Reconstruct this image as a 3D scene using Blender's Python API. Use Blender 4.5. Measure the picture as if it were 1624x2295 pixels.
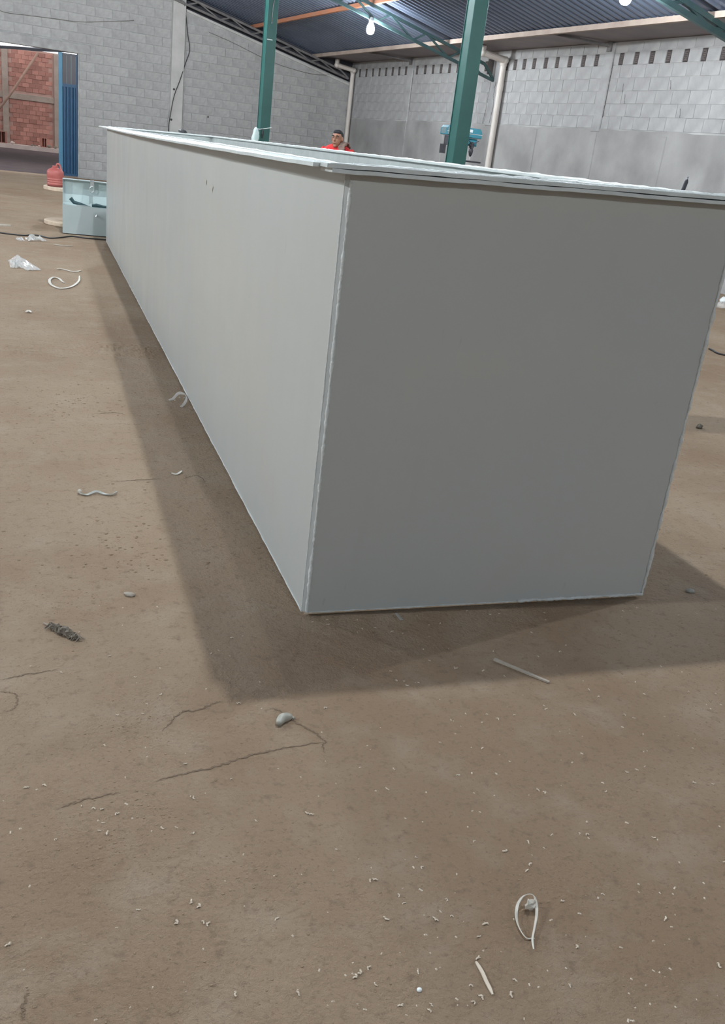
import bpy, bmesh, math, random
import numpy as np
from mathutils import Matrix, Vector
random.seed(7)
PI = math.pi
for o in list(bpy.data.objects):
    bpy.data.objects.remove(o)
SC = bpy.context.scene
COL = SC.collection

# ---------------------------------------------------------------- camera
F_PX, IW, IH = 2015.84, 1624, 2295
PITCH, ROLL, YAW = math.radians(21.474), math.radians(7.030), math.radians(20.868)
CAM = np.array([-0.83296, -2.64645, 1.50190])
fwd = np.array([math.sin(YAW)*math.cos(PITCH), math.cos(YAW)*math.cos(PITCH), -math.sin(PITCH)])
r0 = np.array([math.cos(YAW), -math.sin(YAW), 0.0]); u0 = np.cross(r0, fwd)
rgt = math.cos(ROLL)*r0+math.sin(ROLL)*u0
upv = -math.sin(ROLL)*r0+math.cos(ROLL)*u0
cd = bpy.data.cameras.new('camera'); cam = bpy.data.objects.new('camera', cd); COL.objects.link(cam)
cam.matrix_world = Matrix(((rgt[0], upv[0], -fwd[0], CAM[0]), (rgt[1], upv[1], -fwd[1], CAM[1]), (rgt[2], upv[2], -fwd[2], CAM[2]), (0, 0, 0, 1)))
cd.sensor_fit = 'VERTICAL'; cd.sensor_height = 24.0; cd.lens = F_PX*24.0/IH
cd.clip_start = 0.05; cd.clip_end = 300
SC.camera = cam

# ---------------------------------------------------------------- world (overcast daylight outside the hall) and exposure
w = bpy.data.worlds.new('world'); SC.world = w; w.use_nodes = True
bg = w.node_tree.nodes['Background']; bg.inputs[0].default_value = (0.93, 0.97, 1.0, 1); bg.inputs[1].default_value = 2.3
SC.view_settings.view_transform = 'Standard'; SC.view_settings.look = 'None'
SC.view_settings.exposure = 0.0; SC.view_settings.gamma = 1.0; SC.view_settings.use_curve_mapping = False
BULB_STRENGTH = 1850.0      # emission of the lamp globes
BULB_COL = (0.90, 0.965, 1.0)
BULB_ROW = {'vis': 0.40, 'side': 3.0, 'mid': 3.3, 'left': 4.5, 'front': 5.8}   # brightness of the lamp rows, relative

# room frame: u runs along the gable wall (0 at the vent wall), v along the vent wall (0 at the gable wall)
RA = math.radians(7)
K = np.array([8.29, 26.6, 0.0])
EU = np.array([math.cos(RA), math.sin(RA), 0]); EV = np.array([-math.sin(RA), math.cos(RA), 0])
MROOM = Matrix.Translation(K) @ Matrix.Rotation(RA, 4, 'Z')
def R(u, v, z): return Vector(K+u*EU+v*EV+np.array([0, 0, z]))
def ray(x, y): return fwd*F_PX+rgt*(x-IW/2)-upv*(y-IH/2)
def fl(x, y, z=0.0):        # point of the floor (or of the level z)
    d = ray(x, y); return Vector(CAM+d*(z-CAM[2])/d[2])
def at_y(x, y, Y):
    d = ray(x, y); return Vector(CAM+d*(Y-CAM[1])/d[1])
def at_x(x, y, X):
    d = ray(x, y); return Vector(CAM+d*(X-CAM[0])/d[0])
def at_v(x, y, v):
    d = ray(x, y); t = ((K+v*EV-CAM)@EV)/(d@EV); P = CAM+d*t
    return Vector(((P-K)@EU, (P-K)@EV, P[2]))

# ---------------------------------------------------------------- materials
MATS = {}
def mat(name, col, rough=0.6, col2=None, nscale=4.0, namt=1.0, bump=0.0, bscale=None, metal=0.0, spec=0.5, stretch=None, rnd=0.0, detail=6.0, emit=None, trans=0.0, ior=1.45, alpha=1.0, lo=0.3, hi=0.7):
    if name in MATS: return MATS[name]
    m = bpy.data.materials.new(name); m.use_nodes = True; MATS[name] = m
    nt = m.node_tree; nd = nt.nodes; lk = nt.links; b = nd['Principled BSDF']
    b.inputs['Base Color'].default_value = (*col, 1); b.inputs['Roughness'].default_value = rough
    b.inputs['Metallic'].default_value = metal; b.inputs['Specular IOR Level'].default_value = spec
    b.inputs['Transmission Weight'].default_value = trans; b.inputs['IOR'].default_value = ior; b.inputs['Alpha'].default_value = alpha
    tc = nd.new('ShaderNodeTexCoord'); mp = nd.new('ShaderNodeMapping'); lk.new(tc.outputs['Object'], mp.inputs[0])
    if stretch: mp.inputs['Scale'].default_value = stretch
    last = None
    if col2:
        n = nd.new('ShaderNodeTexNoise'); n.inputs['Scale'].default_value = nscale; n.inputs['Detail'].default_value = detail
        lk.new(mp.outputs[0], n.inputs['Vector'])
        rp = nd.new('ShaderNodeMapRange'); rp.inputs[1].default_value = lo; rp.inputs[2].default_value = hi; rp.inputs[4].default_value = namt
        lk.new(n.outputs[0], rp.inputs[0])
        mx = nd.new('ShaderNodeMix'); mx.data_type = 'RGBA'; lk.new(rp.outputs[0], mx.inputs[0])
        mx.inputs[6].default_value = (*col, 1); mx.inputs[7].default_value = (*col2, 1); last = mx.outputs[2]
    if rnd:
        oi = nd.new('ShaderNodeObjectInfo'); mr = nd.new('ShaderNodeMapRange'); mr.inputs[3].default_value = 1-rnd; mr.inputs[4].default_value = 1+rnd
        lk.new(oi.outputs['Random'], mr.inputs[0])
        vm = nd.new('ShaderNodeVectorMath'); vm.operation = 'SCALE'
        if last: lk.new(last, vm.inputs[0])
        else: vm.inputs[0].default_value = col
        lk.new(mr.outputs[0], vm.inputs['Scale']); last = vm.outputs[0]
    if last: lk.new(last, b.inputs['Base Color'])
    if bump:
        n2 = nd.new('ShaderNodeTexNoise'); n2.inputs['Scale'].default_value = bscale or nscale*3; n2.inputs['Detail'].default_value = 8
        lk.new(mp.outputs[0], n2.inputs['Vector'])
        bp = nd.new('ShaderNodeBump'); bp.inputs['Strength'].default_value = bump; bp.inputs['Distance'].default_value = 0.02
        lk.new(n2.outputs[0], bp.inputs['Height']); lk.new(bp.outputs[0], b.inputs['Normal'])
    if emit:
        b.inputs['Emission Color'].default_value = (*emit[0], 1); b.inputs['Emission Strength'].default_value = emit[1]
    return m

def floor_material():
    m = bpy.data.materials.new('packed_earth'); m.use_nodes = True
    nt = m.node_tree; nd = nt.nodes; lk = nt.links; b = nd['Principled BSDF']
    b.inputs['Roughness'].default_value = 0.85; b.inputs['Specular IOR Level'].default_value = 0.25
    tc = nd.new('ShaderNodeTexCoord')
    def noise(s, d=8, rough=0.6, vec=None):
        n = nd.new('ShaderNodeTexNoise'); n.inputs['Scale'].default_value = s; n.inputs['Detail'].default_value = d; n.inputs['Roughness'].default_value = rough
        lk.new(vec or tc.outputs['Object'], n.inputs['Vector']); return n.outputs[0]
    def mrange(x, a, c, d=0.0, e=1.0):
        r = nd.new('ShaderNodeMapRange'); r.inputs[1].default_value = a; r.inputs[2].default_value = c; r.inputs[3].default_value = d; r.inputs[4].default_value = e
        lk.new(x, r.inputs[0]); return r.outputs[0]
    def mix(f, a, c, t='MIX'):
        x = nd.new('ShaderNodeMix'); x.data_type = 'RGBA'; x.blend_type = t
        if isinstance(f, float): x.inputs[0].default_value = f
        else: lk.new(f, x.inputs[0])
        for i, q in ((6, a), (7, c)):
            if isinstance(q, tuple): x.inputs[i].default_value = (*q, 1)
            else: lk.new(q, x.inputs[i])
        return x.outputs[2]
    c = mix(mrange(noise(0.55, 5), 0.35, 0.65), (0.312, 0.222, 0.147), (0.355, 0.270, 0.192))
    c = mix(mrange(noise(1.6, 6), 0.5, 0.75, 0, 0.8), c, (0.275, 0.180, 0.112))
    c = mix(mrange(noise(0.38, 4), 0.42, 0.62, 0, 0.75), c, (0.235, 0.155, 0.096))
    c = mix(mrange(noise(5, 8), 0.5, 0.72, 0, 0.45), c, (0.375, 0.305, 0.230))
    c = mix(mrange(noise(26, 6, 0.7), 0.54, 0.72, 0, 0.75), c, (0.165, 0.112, 0.075))
    c = mix(mrange(noise(38, 6, 0.75), 0.58, 0.72, 0, 0.45), c, (0.345, 0.275, 0.205))
    c = mix(mrange(noise(90, 4, 0.7), 0.56, 0.72, 0, 0.65), c, (0.135, 0.092, 0.062))
    lk.new(c, b.inputs['Base Color'])
    # relief: grain, pits and scuffs
    ad = nd.new('ShaderNodeMath'); ad.operation = 'MULTIPLY_ADD'; lk.new(noise(14, 8, 0.65), ad.inputs[0]); ad.inputs[1].default_value = 1.0
    lk.new(mrange(noise(70, 6, 0.7), 0.3, 0.7, 0, 0.35), ad.inputs[2])
    ad2 = nd.new('ShaderNodeMath'); ad2.operation = 'MULTIPLY_ADD'; lk.new(mrange(noise(3.2, 8, 0.6), 0.4, 0.62, 0, 1), ad2.inputs[0]); ad2.inputs[1].default_value = 0.6; lk.new(ad.outputs[0], ad2.inputs[2])
    bp = nd.new('ShaderNodeBump'); bp.inputs['Strength'].default_value = 0.85; bp.inputs['Distance'].default_value = 0.017
    lk.new(ad2.outputs[0], bp.inputs['Height']); lk.new(bp.outputs[0], b.inputs['Normal'])
    return m

def tank_material():
    m = bpy.data.materials.new('grey_plastic_sheet'); m.use_nodes = True
    nt = m.node_tree; nd = nt.nodes; lk = nt.links; b = nd['Principled BSDF']
    b.inputs['Specular IOR Level'].default_value = 0.4
    tc = nd.new('ShaderNodeTexCoord')
    def noise(s, scale, d=5):
        mp = nd.new('ShaderNodeMapping'); mp.inputs['Scale'].default_value = scale; lk.new(tc.outputs['Object'], mp.inputs[0])
        n = nd.new('ShaderNodeTexNoise'); n.inputs['Scale'].default_value = s; n.inputs['Detail'].default_value = d; lk.new(mp.outputs[0], n.inputs['Vector']); return n.outputs[0]
    def mrange(x, a, c, d=0.0, e=1.0):
        r = nd.new('ShaderNodeMapRange'); r.inputs[1].default_value = a; r.inputs[2].default_value = c; r.inputs[3].default_value = d; r.inputs[4].default_value = e
        lk.new(x, r.inputs[0]); return r.outputs[0]
    def mix(f, a, c):
        x = nd.new('ShaderNodeMix'); x.data_type = 'RGBA'; lk.new(f, x.inputs[0])
        for i, q in ((6, a), (7, c)):
            if isinstance(q, tuple): x.inputs[i].default_value = (*q, 1)
            else: lk.new(q, x.inputs[i])
        return x.outputs[2]
    c = mix(mrange(noise(0.7, (1, 1, 1)), 0.35, 0.65), (0.405, 0.420, 0.408), (0.432, 0.438, 0.415))
    c = mix(mrange(noise(9, (1, 1, 0.12), 7), 0.62, 0.80, 0, 0.16), c, (0.35, 0.345, 0.325))      # vertical scuffs
    c = mix(mrange(noise(22, (1, 1, 0.25), 3), 0.70, 0.78, 0, 0.35), c, (0.27, 0.26, 0.245))      # short marks
    c = mix(mrange(noise(2.2, (1, 1, 1.3), 6), 0.58, 0.75, 0, 0.30), c, (0.44, 0.40, 0.36))      # dust
    lk.new(c, b.inputs['Base Color'])
    lk.new(mrange(noise(3, (1, 1, 0.4)), 0.3, 0.7, 0.34, 0.42), b.inputs['Roughness'])
    bp = nd.new('ShaderNodeBump'); bp.inputs['Strength'].default_value = 0.02; bp.inputs['Distance'].default_value = 0.006
    lk.new(noise(1.3, (1, 1, 0.6)), bp.inputs['Height']); lk.new(bp.outputs[0], b.inputs['Normal'])
    return m

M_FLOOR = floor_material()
M_TANK = tank_material()
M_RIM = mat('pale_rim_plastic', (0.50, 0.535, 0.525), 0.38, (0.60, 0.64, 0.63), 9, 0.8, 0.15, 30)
M_BEAD = mat('weld_bead_plastic', (0.60, 0.62, 0.61), 0.32, (0.48, 0.50, 0.49), 40, 0.7, 0.3, 120)
M_SEAM = mat('corner_strip_plastic', (0.36, 0.375, 0.372), 0.4, (0.42, 0.43, 0.42), 30, 1, 0.1, 60, stretch=(1, 1, 0.1))
M_GABLE = mat('grey_gable_render', (0.285, 0.282, 0.280), 0.9, (0.40, 0.395, 0.39), 4.5, 1, 1.0, 8, spec=0.2, detail=9)
M_GBLOCK = mat('smeared_concrete_block', (0.285, 0.280, 0.278), 0.9, (0.43, 0.422, 0.415), 5.0, 1, 1.0, 9, spec=0.2, rnd=0.05, detail=9)
M_VBLOCK = mat('whitewashed_block', (0.300, 0.298, 0.300), 0.88, (0.425, 0.421, 0.423), 3.0, 1, 0.6, 14, spec=0.2, rnd=0.035, detail=9)
M_VWALL = mat('whitewashed_wall', (0.37, 0.36, 0.355), 0.9, (0.46, 0.45, 0.445), 2.0, 1, 0.5, 12, spec=0.2)
M_PLAST = mat('grey_cement_plaster', (0.245, 0.238, 0.236), 0.88, (0.365, 0.358, 0.354), 1.3, 1, 0.5, 16, spec=0.2, detail=10)
M_PIER = mat('pale_cement_pier', (0.41, 0.40, 0.385), 0.88, (0.49, 0.475, 0.46), 3, 1, 0.4, 18, spec=0.2)
M_VENT = mat('dark_vent_hollow', (0.040, 0.033, 0.034), 0.9, (0.06, 0.05, 0.05), 30, 1)
M_VLAT = mat('dusty_clay_lattice', (0.165, 0.14, 0.135), 0.9, (0.12, 0.10, 0.097), 30, 1)
M_CRACK = mat('dark_crack', (0.055, 0.048, 0.045), 0.95, (0.075, 0.066, 0.062), 30, 1)
M_FCRACK = mat('floor_crack_soil', (0.150, 0.102, 0.068), 0.95, (0.12, 0.08, 0.052), 40, 1)
M_ROOF = mat('galvanised_roof_sheet', (0.115, 0.145, 0.205), 0.42, (0.15, 0.18, 0.245), 1.2, 1, metal=0.3)
M_GUTTER = mat('weathered_gutter_metal', (0.20, 0.175, 0.185), 0.6, (0.26, 0.225, 0.22), 2, 1, metal=0.2)
M_EAVE = mat('dusty_eave_beam', (0.33, 0.255, 0.215), 0.7, (0.42, 0.34, 0.29), 4, 1)
M_ORANGE = mat('orange_primer_purlin', (0.48, 0.175, 0.085), 0.65, (0.40, 0.20, 0.13), 5, 1)
M_TRUSS = mat('dark_steel_truss', (0.10, 0.095, 0.10), 0.6, (0.18, 0.165, 0.16), 6, 1)
M_TRUSSG = mat('green_steel_truss', (0.035, 0.075, 0.080), 0.5, (0.055, 0.10, 0.10), 6, 1)
M_GREEN = mat('green_painted_steel', (0.012, 0.080, 0.072), 0.42, (0.022, 0.104, 0.090), 3, 1, 0.1, 8)
M_PVC = mat('aged_white_pipe', (0.60, 0.56, 0.52), 0.45, (0.52, 0.46, 0.42), 3, 1)
M_BLACK = mat('black_rubber', (0.018, 0.018, 0.02), 0.5, (0.03, 0.03, 0.032), 10, 1)
M_WIRE = mat('grey_wire', (0.15, 0.135, 0.125), 0.7, (0.2, 0.18, 0.17), 10, 1)
M_BLUE = mat('blue_gate_paint', (0.010, 0.055, 0.125), 0.42, (0.015, 0.072, 0.155), 3, 1)
M_LBLUE = mat('light_blue_gate_paint', (0.05, 0.17, 0.28), 0.4, (0.06, 0.20, 0.31), 3, 1)
M_PANE = mat('dark_gate_pane', (0.045, 0.042, 0.055), 0.25, (0.06, 0.056, 0.066), 2, 1)
M_BRICK = mat('red_clay_brick', (0.36, 0.175, 0.140), 0.9, (0.30, 0.14, 0.112), 6, 1, 0.4, 30, rnd=0.24, spec=0.2)
M_MORTAR = mat('brick_mortar', (0.38, 0.24, 0.20), 0.95, (0.34, 0.21, 0.175), 5, 1, 0.4, 20, spec=0.2)
M_CONC = mat('raw_concrete', (0.25, 0.195, 0.165), 0.9, (0.31, 0.25, 0.21), 4, 1, 0.4, 20, spec=0.2)
M_POLE = mat('dusty_brown_pole', (0.20, 0.125, 0.095), 0.9, (0.25, 0.16, 0.125), 4, 1, 0.4, 20, spec=0.2)
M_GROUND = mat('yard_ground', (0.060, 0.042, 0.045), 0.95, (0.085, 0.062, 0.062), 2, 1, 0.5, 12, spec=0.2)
M_KERB = mat('pinkish_concrete_kerb', (0.50, 0.40, 0.36), 0.9, (0.42, 0.33, 0.30), 3, 1)
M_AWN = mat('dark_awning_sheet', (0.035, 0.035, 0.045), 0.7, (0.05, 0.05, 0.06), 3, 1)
M_TOOLB = mat('grey_steel_box_paint', (0.40, 0.455, 0.455), 0.45, (0.36, 0.415, 0.415), 3, 1)
M_TOOLIN = mat('pale_steel_box_inside', (0.56, 0.66, 0.66), 0.4, (0.52, 0.62, 0.62), 3, 1)
M_STEEL = mat('bright_zinc_steel', (0.55, 0.57, 0.57), 0.35, (0.45, 0.47, 0.47), 20, 1, metal=0.6)
M_TOOLS = mat('dark_teal_tool', (0.025, 0.062, 0.070), 0.5, (0.04, 0.085, 0.09), 20, 1)
M_JUG = mat('faded_red_jug_plastic', (0.37, 0.092, 0.080), 0.5, (0.42, 0.135, 0.12), 5, 1)
M_JUGD = mat('dark_red_jug_foot', (0.14, 0.03, 0.028), 0.6, (0.18, 0.045, 0.04), 6, 1)
M_WOOD = mat('pale_reel_wood', (0.62, 0.50, 0.385), 0.8, (0.52, 0.41, 0.31), 6, 1, 0.3, 40, stretch=(1, 6, 1))
M_STICK = mat('pale_stick_wood', (0.36, 0.315, 0.26), 0.75, (0.29, 0.25, 0.205), 20, 1, 0.2, 60, stretch=(1, 8, 8))
M_YELLOW = mat('yellow_tape_case', (0.55, 0.42, 0.12), 0.5, (0.5, 0.38, 0.1), 9, 1)
M_WHITEP = mat('white_plastic_offcut', (0.52, 0.485, 0.42), 0.45, (0.44, 0.40, 0.345), 20, 1)
M_SOIL = mat('brown_soil_grit', (0.27, 0.190, 0.125), 0.95, (0.20, 0.138, 0.09), 60, 1)
M_SHAV = mat('pale_plastic_shaving', (0.60, 0.52, 0.42), 0.6, (0.50, 0.41, 0.32), 60, 1)
M_GREYP = mat('grey_plastic_offcut', (0.34, 0.34, 0.30), 0.45, (0.27, 0.265, 0.235), 25, 1)
M_LUMP = mat('pale_plastic_lump', (0.33, 0.32, 0.275), 0.42, (0.25, 0.24, 0.205), 40, 1)
M_FILM = mat('clear_plastic_film', (0.86, 0.86, 0.84), 0.16, (0.8, 0.8, 0.78), 12, 1, alpha=0.28, spec=0.8)
M_FILMW = mat('milky_plastic_film', (0.74, 0.71, 0.67), 0.25, (0.66, 0.63, 0.6), 12, 1, alpha=0.5, spec=0.8)
M_DEBRIS = mat('dirty_fibre_debris', (0.10, 0.082, 0.065), 0.9, (0.22, 0.19, 0.15), 60, 1, 0.6, 90)
M_CHIP = mat('grey_stone_chip', (0.30, 0.26, 0.21), 0.85, (0.28, 0.24, 0.20), 40, 1, 0.4, 80)
M_TEAL = mat('teal_machine_paint', (0.035, 0.185, 0.245), 0.38, (0.05, 0.23, 0.30), 6, 1)
M_TEALG = mat('grey_motor_paint', (0.16, 0.22, 0.24), 0.5, (0.20, 0.26, 0.28), 8, 1)
M_DARKM = mat('dark_machine_steel', (0.045, 0.045, 0.055), 0.4, (0.07, 0.07, 0.08), 12, 1, metal=0.5)
M_STICKER = mat('white_sticker', (0.75, 0.78, 0.78), 0.5, (0.7, 0.73, 0.73), 10, 1)
M_SKIN = mat('brown_skin', (0.34, 0.165, 0.105), 0.5, (0.29, 0.135, 0.085), 14, 1)
M_HAIR = mat('black_hair', (0.012, 0.012, 0.016), 0.6, (0.022, 0.022, 0.026), 60, 1, 0.5, 150)
M_RED = mat('red_shirt_cloth', (0.60, 0.030, 0.032), 0.8, (0.52, 0.024, 0.026), 9, 1, 0.3, 25)
M_JEANS = mat('dark_trouser_cloth', (0.035, 0.045, 0.075), 0.85, (0.05, 0.06, 0.09), 12, 1, 0.3, 40)
M_SHOE = mat('black_shoe_leather', (0.02, 0.02, 0.02), 0.5, (0.035, 0.033, 0.03), 10, 1)
M_CLOTH = mat('brown_cloth', (0.13, 0.085, 0.068), 0.9, (0.24, 0.165, 0.135), 18, 1, 0.5, 40, stretch=(1, 1, 4))
M_EYE = mat('eye_white', (0.32, 0.28, 0.25), 0.4, (0.28, 0.24, 0.22), 20, 1)
M_BULB = {k: mat('lit_bulb_globe_'+k, (0.9, 0.9, 0.9), 0.4, (0.88, 0.88, 0.88), 5, 1, emit=(BULB_COL, BULB_STRENGTH*f)) for k, f in BULB_ROW.items()}
M_SOCKET = mat('white_lamp_socket', (0.5, 0.52, 0.52), 0.4, (0.45, 0.47, 0.47), 9, 1)
M_BAG = mat('white_bag_plastic', (0.66, 0.74, 0.74), 0.4, (0.45, 0.66, 0.64), 14, 1)
M_CORD = mat('white_string', (0.68, 0.72, 0.70), 0.7, (0.6, 0.64, 0.62), 20, 1)

# ---------------------------------------------------------------- mesh building
class MB:
    def __init__(s): s.v = []; s.f = []
    def add(s, vs, fs):
        n = len(s.v); s.v += [tuple(p) for p in vs]; s.f += [tuple(i+n for i in f) for f in fs]; return s
    def box(s, x0, x1, y0, y1, z0, z1):
        return s.hexa([(x0, y0, z0), (x1, y0, z0), (x1, y1, z0), (x0, y1, z0), (x0, y0, z1), (x1, y0, z1), (x1, y1, z1), (x0, y1, z1)])
    def hexa(s, p): return s.add(p, [(3, 2, 1, 0), (4, 5, 6, 7), (0, 1, 5, 4), (1, 2, 6, 5), (2, 3, 7, 6), (3, 0, 4, 7)])
    def cbox(s, x0, x1, y0, y1, z0, z1, c=0.004, axis=0, sign=-1):   # box whose face on one side is chamfered
        lo = [x0, y0, z0]; hi = [x1, y1, z1]
        f = lo[axis] if sign < 0 else hi[axis]; bk = hi[axis] if sign < 0 else lo[axis]
        o = [i for i in range(3) if i != axis]
        def ring(d, e):
            r = []
            for a, b in ((0, 0), (1, 0), (1, 1), (0, 1)):
                p = [0, 0, 0]; p[axis] = d
                p[o[0]] = hi[o[0]]-e if a else lo[o[0]]+e; p[o[1]] = hi[o[1]]-e if b else lo[o[1]]+e; r.append(tuple(p))
            return r
        m = f-sign*c
        v = ring(bk, 0)+ring(m, 0)+ring(f, c)
        fs = [(0, 1, 2, 3), (8, 9, 10, 11)]
        for i in range(4):
            j = (i+1) % 4; fs += [(i, j, 4+j, 4+i), (4+i, 4+j, 8+j, 8+i)]
        return s.add(v, fs)
    def prism(s, poly, a0, a1, axis=1):     # polygon in the two other axes, extruded along axis
        def P(q, a):
            return {0: (a, q[0], q[1]), 1: (q[0], a, q[1]), 2: (q[0], q[1], a)}[axis]
        n = len(poly); v = [P(q, a0) for q in poly]+[P(q, a1) for q in poly]
        return s.add(v, [tuple(range(n)), tuple(range(2*n-1, n-1, -1))]+[(i, (i+1) % n, n+(i+1) % n, n+i) for i in range(n)])
    def tube(s, pts, r, n=8, cap=True, flat=1.0):
        pts = [Vector(p) for p in pts]; N = len(pts); rs = r if isinstance(r, (list, tuple)) else [r]*N
        prev = None; v = []
        for i, p in enumerate(pts):
            t = (pts[min(i+1, N-1)]-pts[max(i-1, 0)])
            t = t.normalized() if t.length > 1e-9 else Vector((0, 0, 1))
            if prev is None:
                a = Vector((0, 0, 1)) if abs(t.z) < 0.9 else Vector((1, 0, 0)); x = t.cross(a).normalized()
            else:
                x = (prev-t*prev.dot(t)); x = x.normalized() if x.length > 1e-6 else prev
            prev = x; y = t.cross(x)
            for k in range(n):
                c = 2*PI*k/n; v.append(p+(x*math.cos(c)+y*math.sin(c)*flat)*rs[i])
        f = []
        for i in range(N-1):
            for k in range(n):
                k2 = (k+1) % n; f.append((i*n+k, i*n+k2, (i+1)*n+k2, (i+1)*n+k))
        if cap: f += [tuple(range(n-1, -1, -1)), tuple((N-1)*n+k for k in range(n))]
        return s.add(v, f)
    def bar(s, p, q, a, b=None):            # square bar from p to q
        p, q = Vector(p), Vector(q); t = (q-p).normalized(); b = b or a
        up = Vector((0, 0, 1)) if abs(t.z) < 0.95 else Vector((0, 1, 0))
        x = t.cross(up).normalized()*a/2; y = x.cross(t).normalized()*b/2
        return s.hexa([p-x-y, p+x-y, p+x+y, p-x+y, q-x-y, q+x-y, q+x+y, q-x+y])
    def lathe(s, prof, c=(0, 0, 0), n=20, cap=True):
        v = []; c = Vector(c)
        for r, z in prof:
            for k in range(n):
                a = 2*PI*k/n; v.append((c.x+r*math.cos(a), c.y+r*math.sin(a), c.z+z))
        m = len(prof); f = [(i*n+k, i*n+(k+1) % n, (i+1)*n+(k+1) % n, (i+1)*n+k) for i in range(m-1) for k in range(n)]
        if cap: f += [tuple(range(n-1, -1, -1)), tuple((m-1)*n+k for k in range(n))]
        return s.add(v, f)
    def ell(s, c, rx, ry, rz, rot=None, n=14, m=9):
        c = Vector(c); v = []; f = []
        for i in range(1, m):
            t = PI*i/m
            for k in range(n):
                a = 2*PI*k/n; p = Vector((rx*math.sin(t)*math.cos(a), ry*math.sin(t)*math.sin(a), rz*math.cos(t)))
                if rot: p = rot @ p
                v.append(c+p)
        top = Vector((0, 0, rz)); top = rot @ top if rot else top
        v += [c+top, c-top]; T = len(v)-2
        for i in range(m-2):
            for k in range(n):
                k2 = (k+1) % n; f.append((i*n+k, (i+1)*n+k, (i+1)*n+k2, i*n+k2))
        for k in range(n):
            k2 = (k+1) % n; f += [(T, k, k2), (T+1, (m-2)*n+k2, (m-2)*n+k)]
        return s.add(v, f)
    def mesh(s, name, m, smooth=False):
        me = bpy.data.meshes.new(name); me.from_pydata(s.v, [], s.f); me.materials.append(m)
        bm = bmesh.new(); bm.from_mesh(me); bmesh.ops.recalc_face_normals(bm, faces=bm.faces); bm.to_mesh(me); bm.free()
        if smooth:
            for p in me.polygons: p.use_smooth = True
        return me
    def build(s, name, m, parent=None, mw=None, smooth=False, loc=None, bevel=0):
        o = bpy.data.objects.new(name, s.mesh(name, m, smooth)); COL.objects.link(o)
        if parent: o.parent = parent
        if mw is not None: o.matrix_world = mw
        if loc is not None: o.location = loc
        if bevel:
            b = o.modifiers.new('bevel', 'BEVEL'); b.width = bevel; b.segments = 2; b.limit_method = 'ANGLE'
        return o
def put(name, me, parent=None, loc=None, rz=0.0, scl=None):
    o = bpy.data.objects.new(name, me); COL.objects.link(o)
    if parent: o.parent = parent
    if loc is not None: o.location = loc
    if rz: o.rotation_euler = (0, 0, rz)
    if scl: o.scale = scl
    return o
def tag(o, label, cat, group=None, kind=None):
    o['label'] = label; o['category'] = cat
    if group: o['group'] = group
    if kind: o['kind'] = kind
    return o
def thing(name, label, cat, loc=(0, 0, 0), rz=0.0, group=None, mw=None):
    o = bpy.data.objects.new(name, None); COL.objects.link(o); o.empty_display_size = 0.1
    o.location = loc; o.rotation_euler = (0, 0, rz)
    if mw is not None: o.matrix_world = mw
    return tag(o, label, cat, group)
def struct(o, label, cat):
    o['kind'] = 'structure'; o['label'] = label; o['category'] = cat; return o
def curve(pts, n=40):           # Catmull-Rom through points
    P = [Vector(p) for p in pts]; P = [P[0]*2-P[1]]+P+[P[-1]*2-P[-2]]; out = []
    seg = len(P)-3; per = max(2, n//seg)
    for i in range(1, len(P)-2):
        for k in range(per):
            t = k/per; a, b, c, d = P[i-1], P[i], P[i+1], P[i+2]
            out.append(0.5*((2*b)+(c-a)*t+(2*a-5*b+4*c-d)*t*t+(3*b-a-3*c+d)*t**3))
    out.append(P[-2]); return out

# ================================================================ THE HALL
roof_z = lambda u: 3.84+0.24*min(abs(u), 22-abs(u))
OPEN0, OPEN1, OPENZ = -11.6, -8.19, 3.17          # gate opening in the gable wall

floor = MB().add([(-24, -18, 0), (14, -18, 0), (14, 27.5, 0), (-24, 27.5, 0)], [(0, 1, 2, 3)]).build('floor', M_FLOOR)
# the hall floor stops at the walls: cut it to the room outline
floor.data.clear_geometry()
FC = [R(-22, -42, 0), R(0.0, -42, 0), R(0.0, 0.25, 0), R(-22, 0.25, 0)]
floor.data.from_pydata([tuple(p) for p in FC], [], [(0, 1, 2, 3)])
struct(floor, 'brown dusty packed floor of the workshop hall', 'floor')

# cracks in the floor, narrow dark gaps that follow the photographed lines
def crack(pts, wd, mt, parent, jag=0.004):
    ps = curve(pts, 10*len(pts)); rnd = random.Random(len(pts)); v = []; f = []
    for i, p in enumerate(ps):
        t = (ps[min(i+1, len(ps)-1)]-ps[max(i-1, 0)]).normalized(); s = Vector((-t.y, t.x, 0))
        e = wd*(0.35+0.65*rnd.random())*math.sin(PI*(i+0.4)/len(ps))**0.5; j = s*rnd.uniform(-jag, jag)
        v += [p+j+s*e+Vector((0, 0, .0012)), p+j-s*e+Vector((0, 0, .0012))]
        if i: f.append((2*i-2, 2*i-1, 2*i+1, 2*i))
    return MB().add(v, f).build('crack', mt, parent)
for pl, wd in [([(365, 1640), (400, 1600), (440, 1592), (478, 1578), (500, 1572)], .0035), ([(348, 1752), (400, 1737), (470, 1722), (540, 1700), (620, 1680), (724, 1663)], .0035),
               ([(590, 1592), (620, 1590), (655, 1615), (700, 1640), (727, 1662), (722, 1672), (730, 1690)], .003), ([(120, 1815), (190, 1793), (270, 1777)], .0025),
               ([(255, 1080), (310, 1076), (360, 1074)], .003), ([(405, 1075), (440, 1066), (460, 1080)], .003), ([(210, 928), (255, 925), (280, 930)], .004), ([(0, 1524), (60, 1512), (130, 1502)], .002),
               ([(50, 2290), (52, 2255), (65, 2225)], .003), ([(0, 1552), (25, 1552), (40, 1568), (30, 1588), (5, 1596)], .0025)]:
    crack([fl(*q) for q in pl], wd, M_FCRACK, floor)

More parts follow.
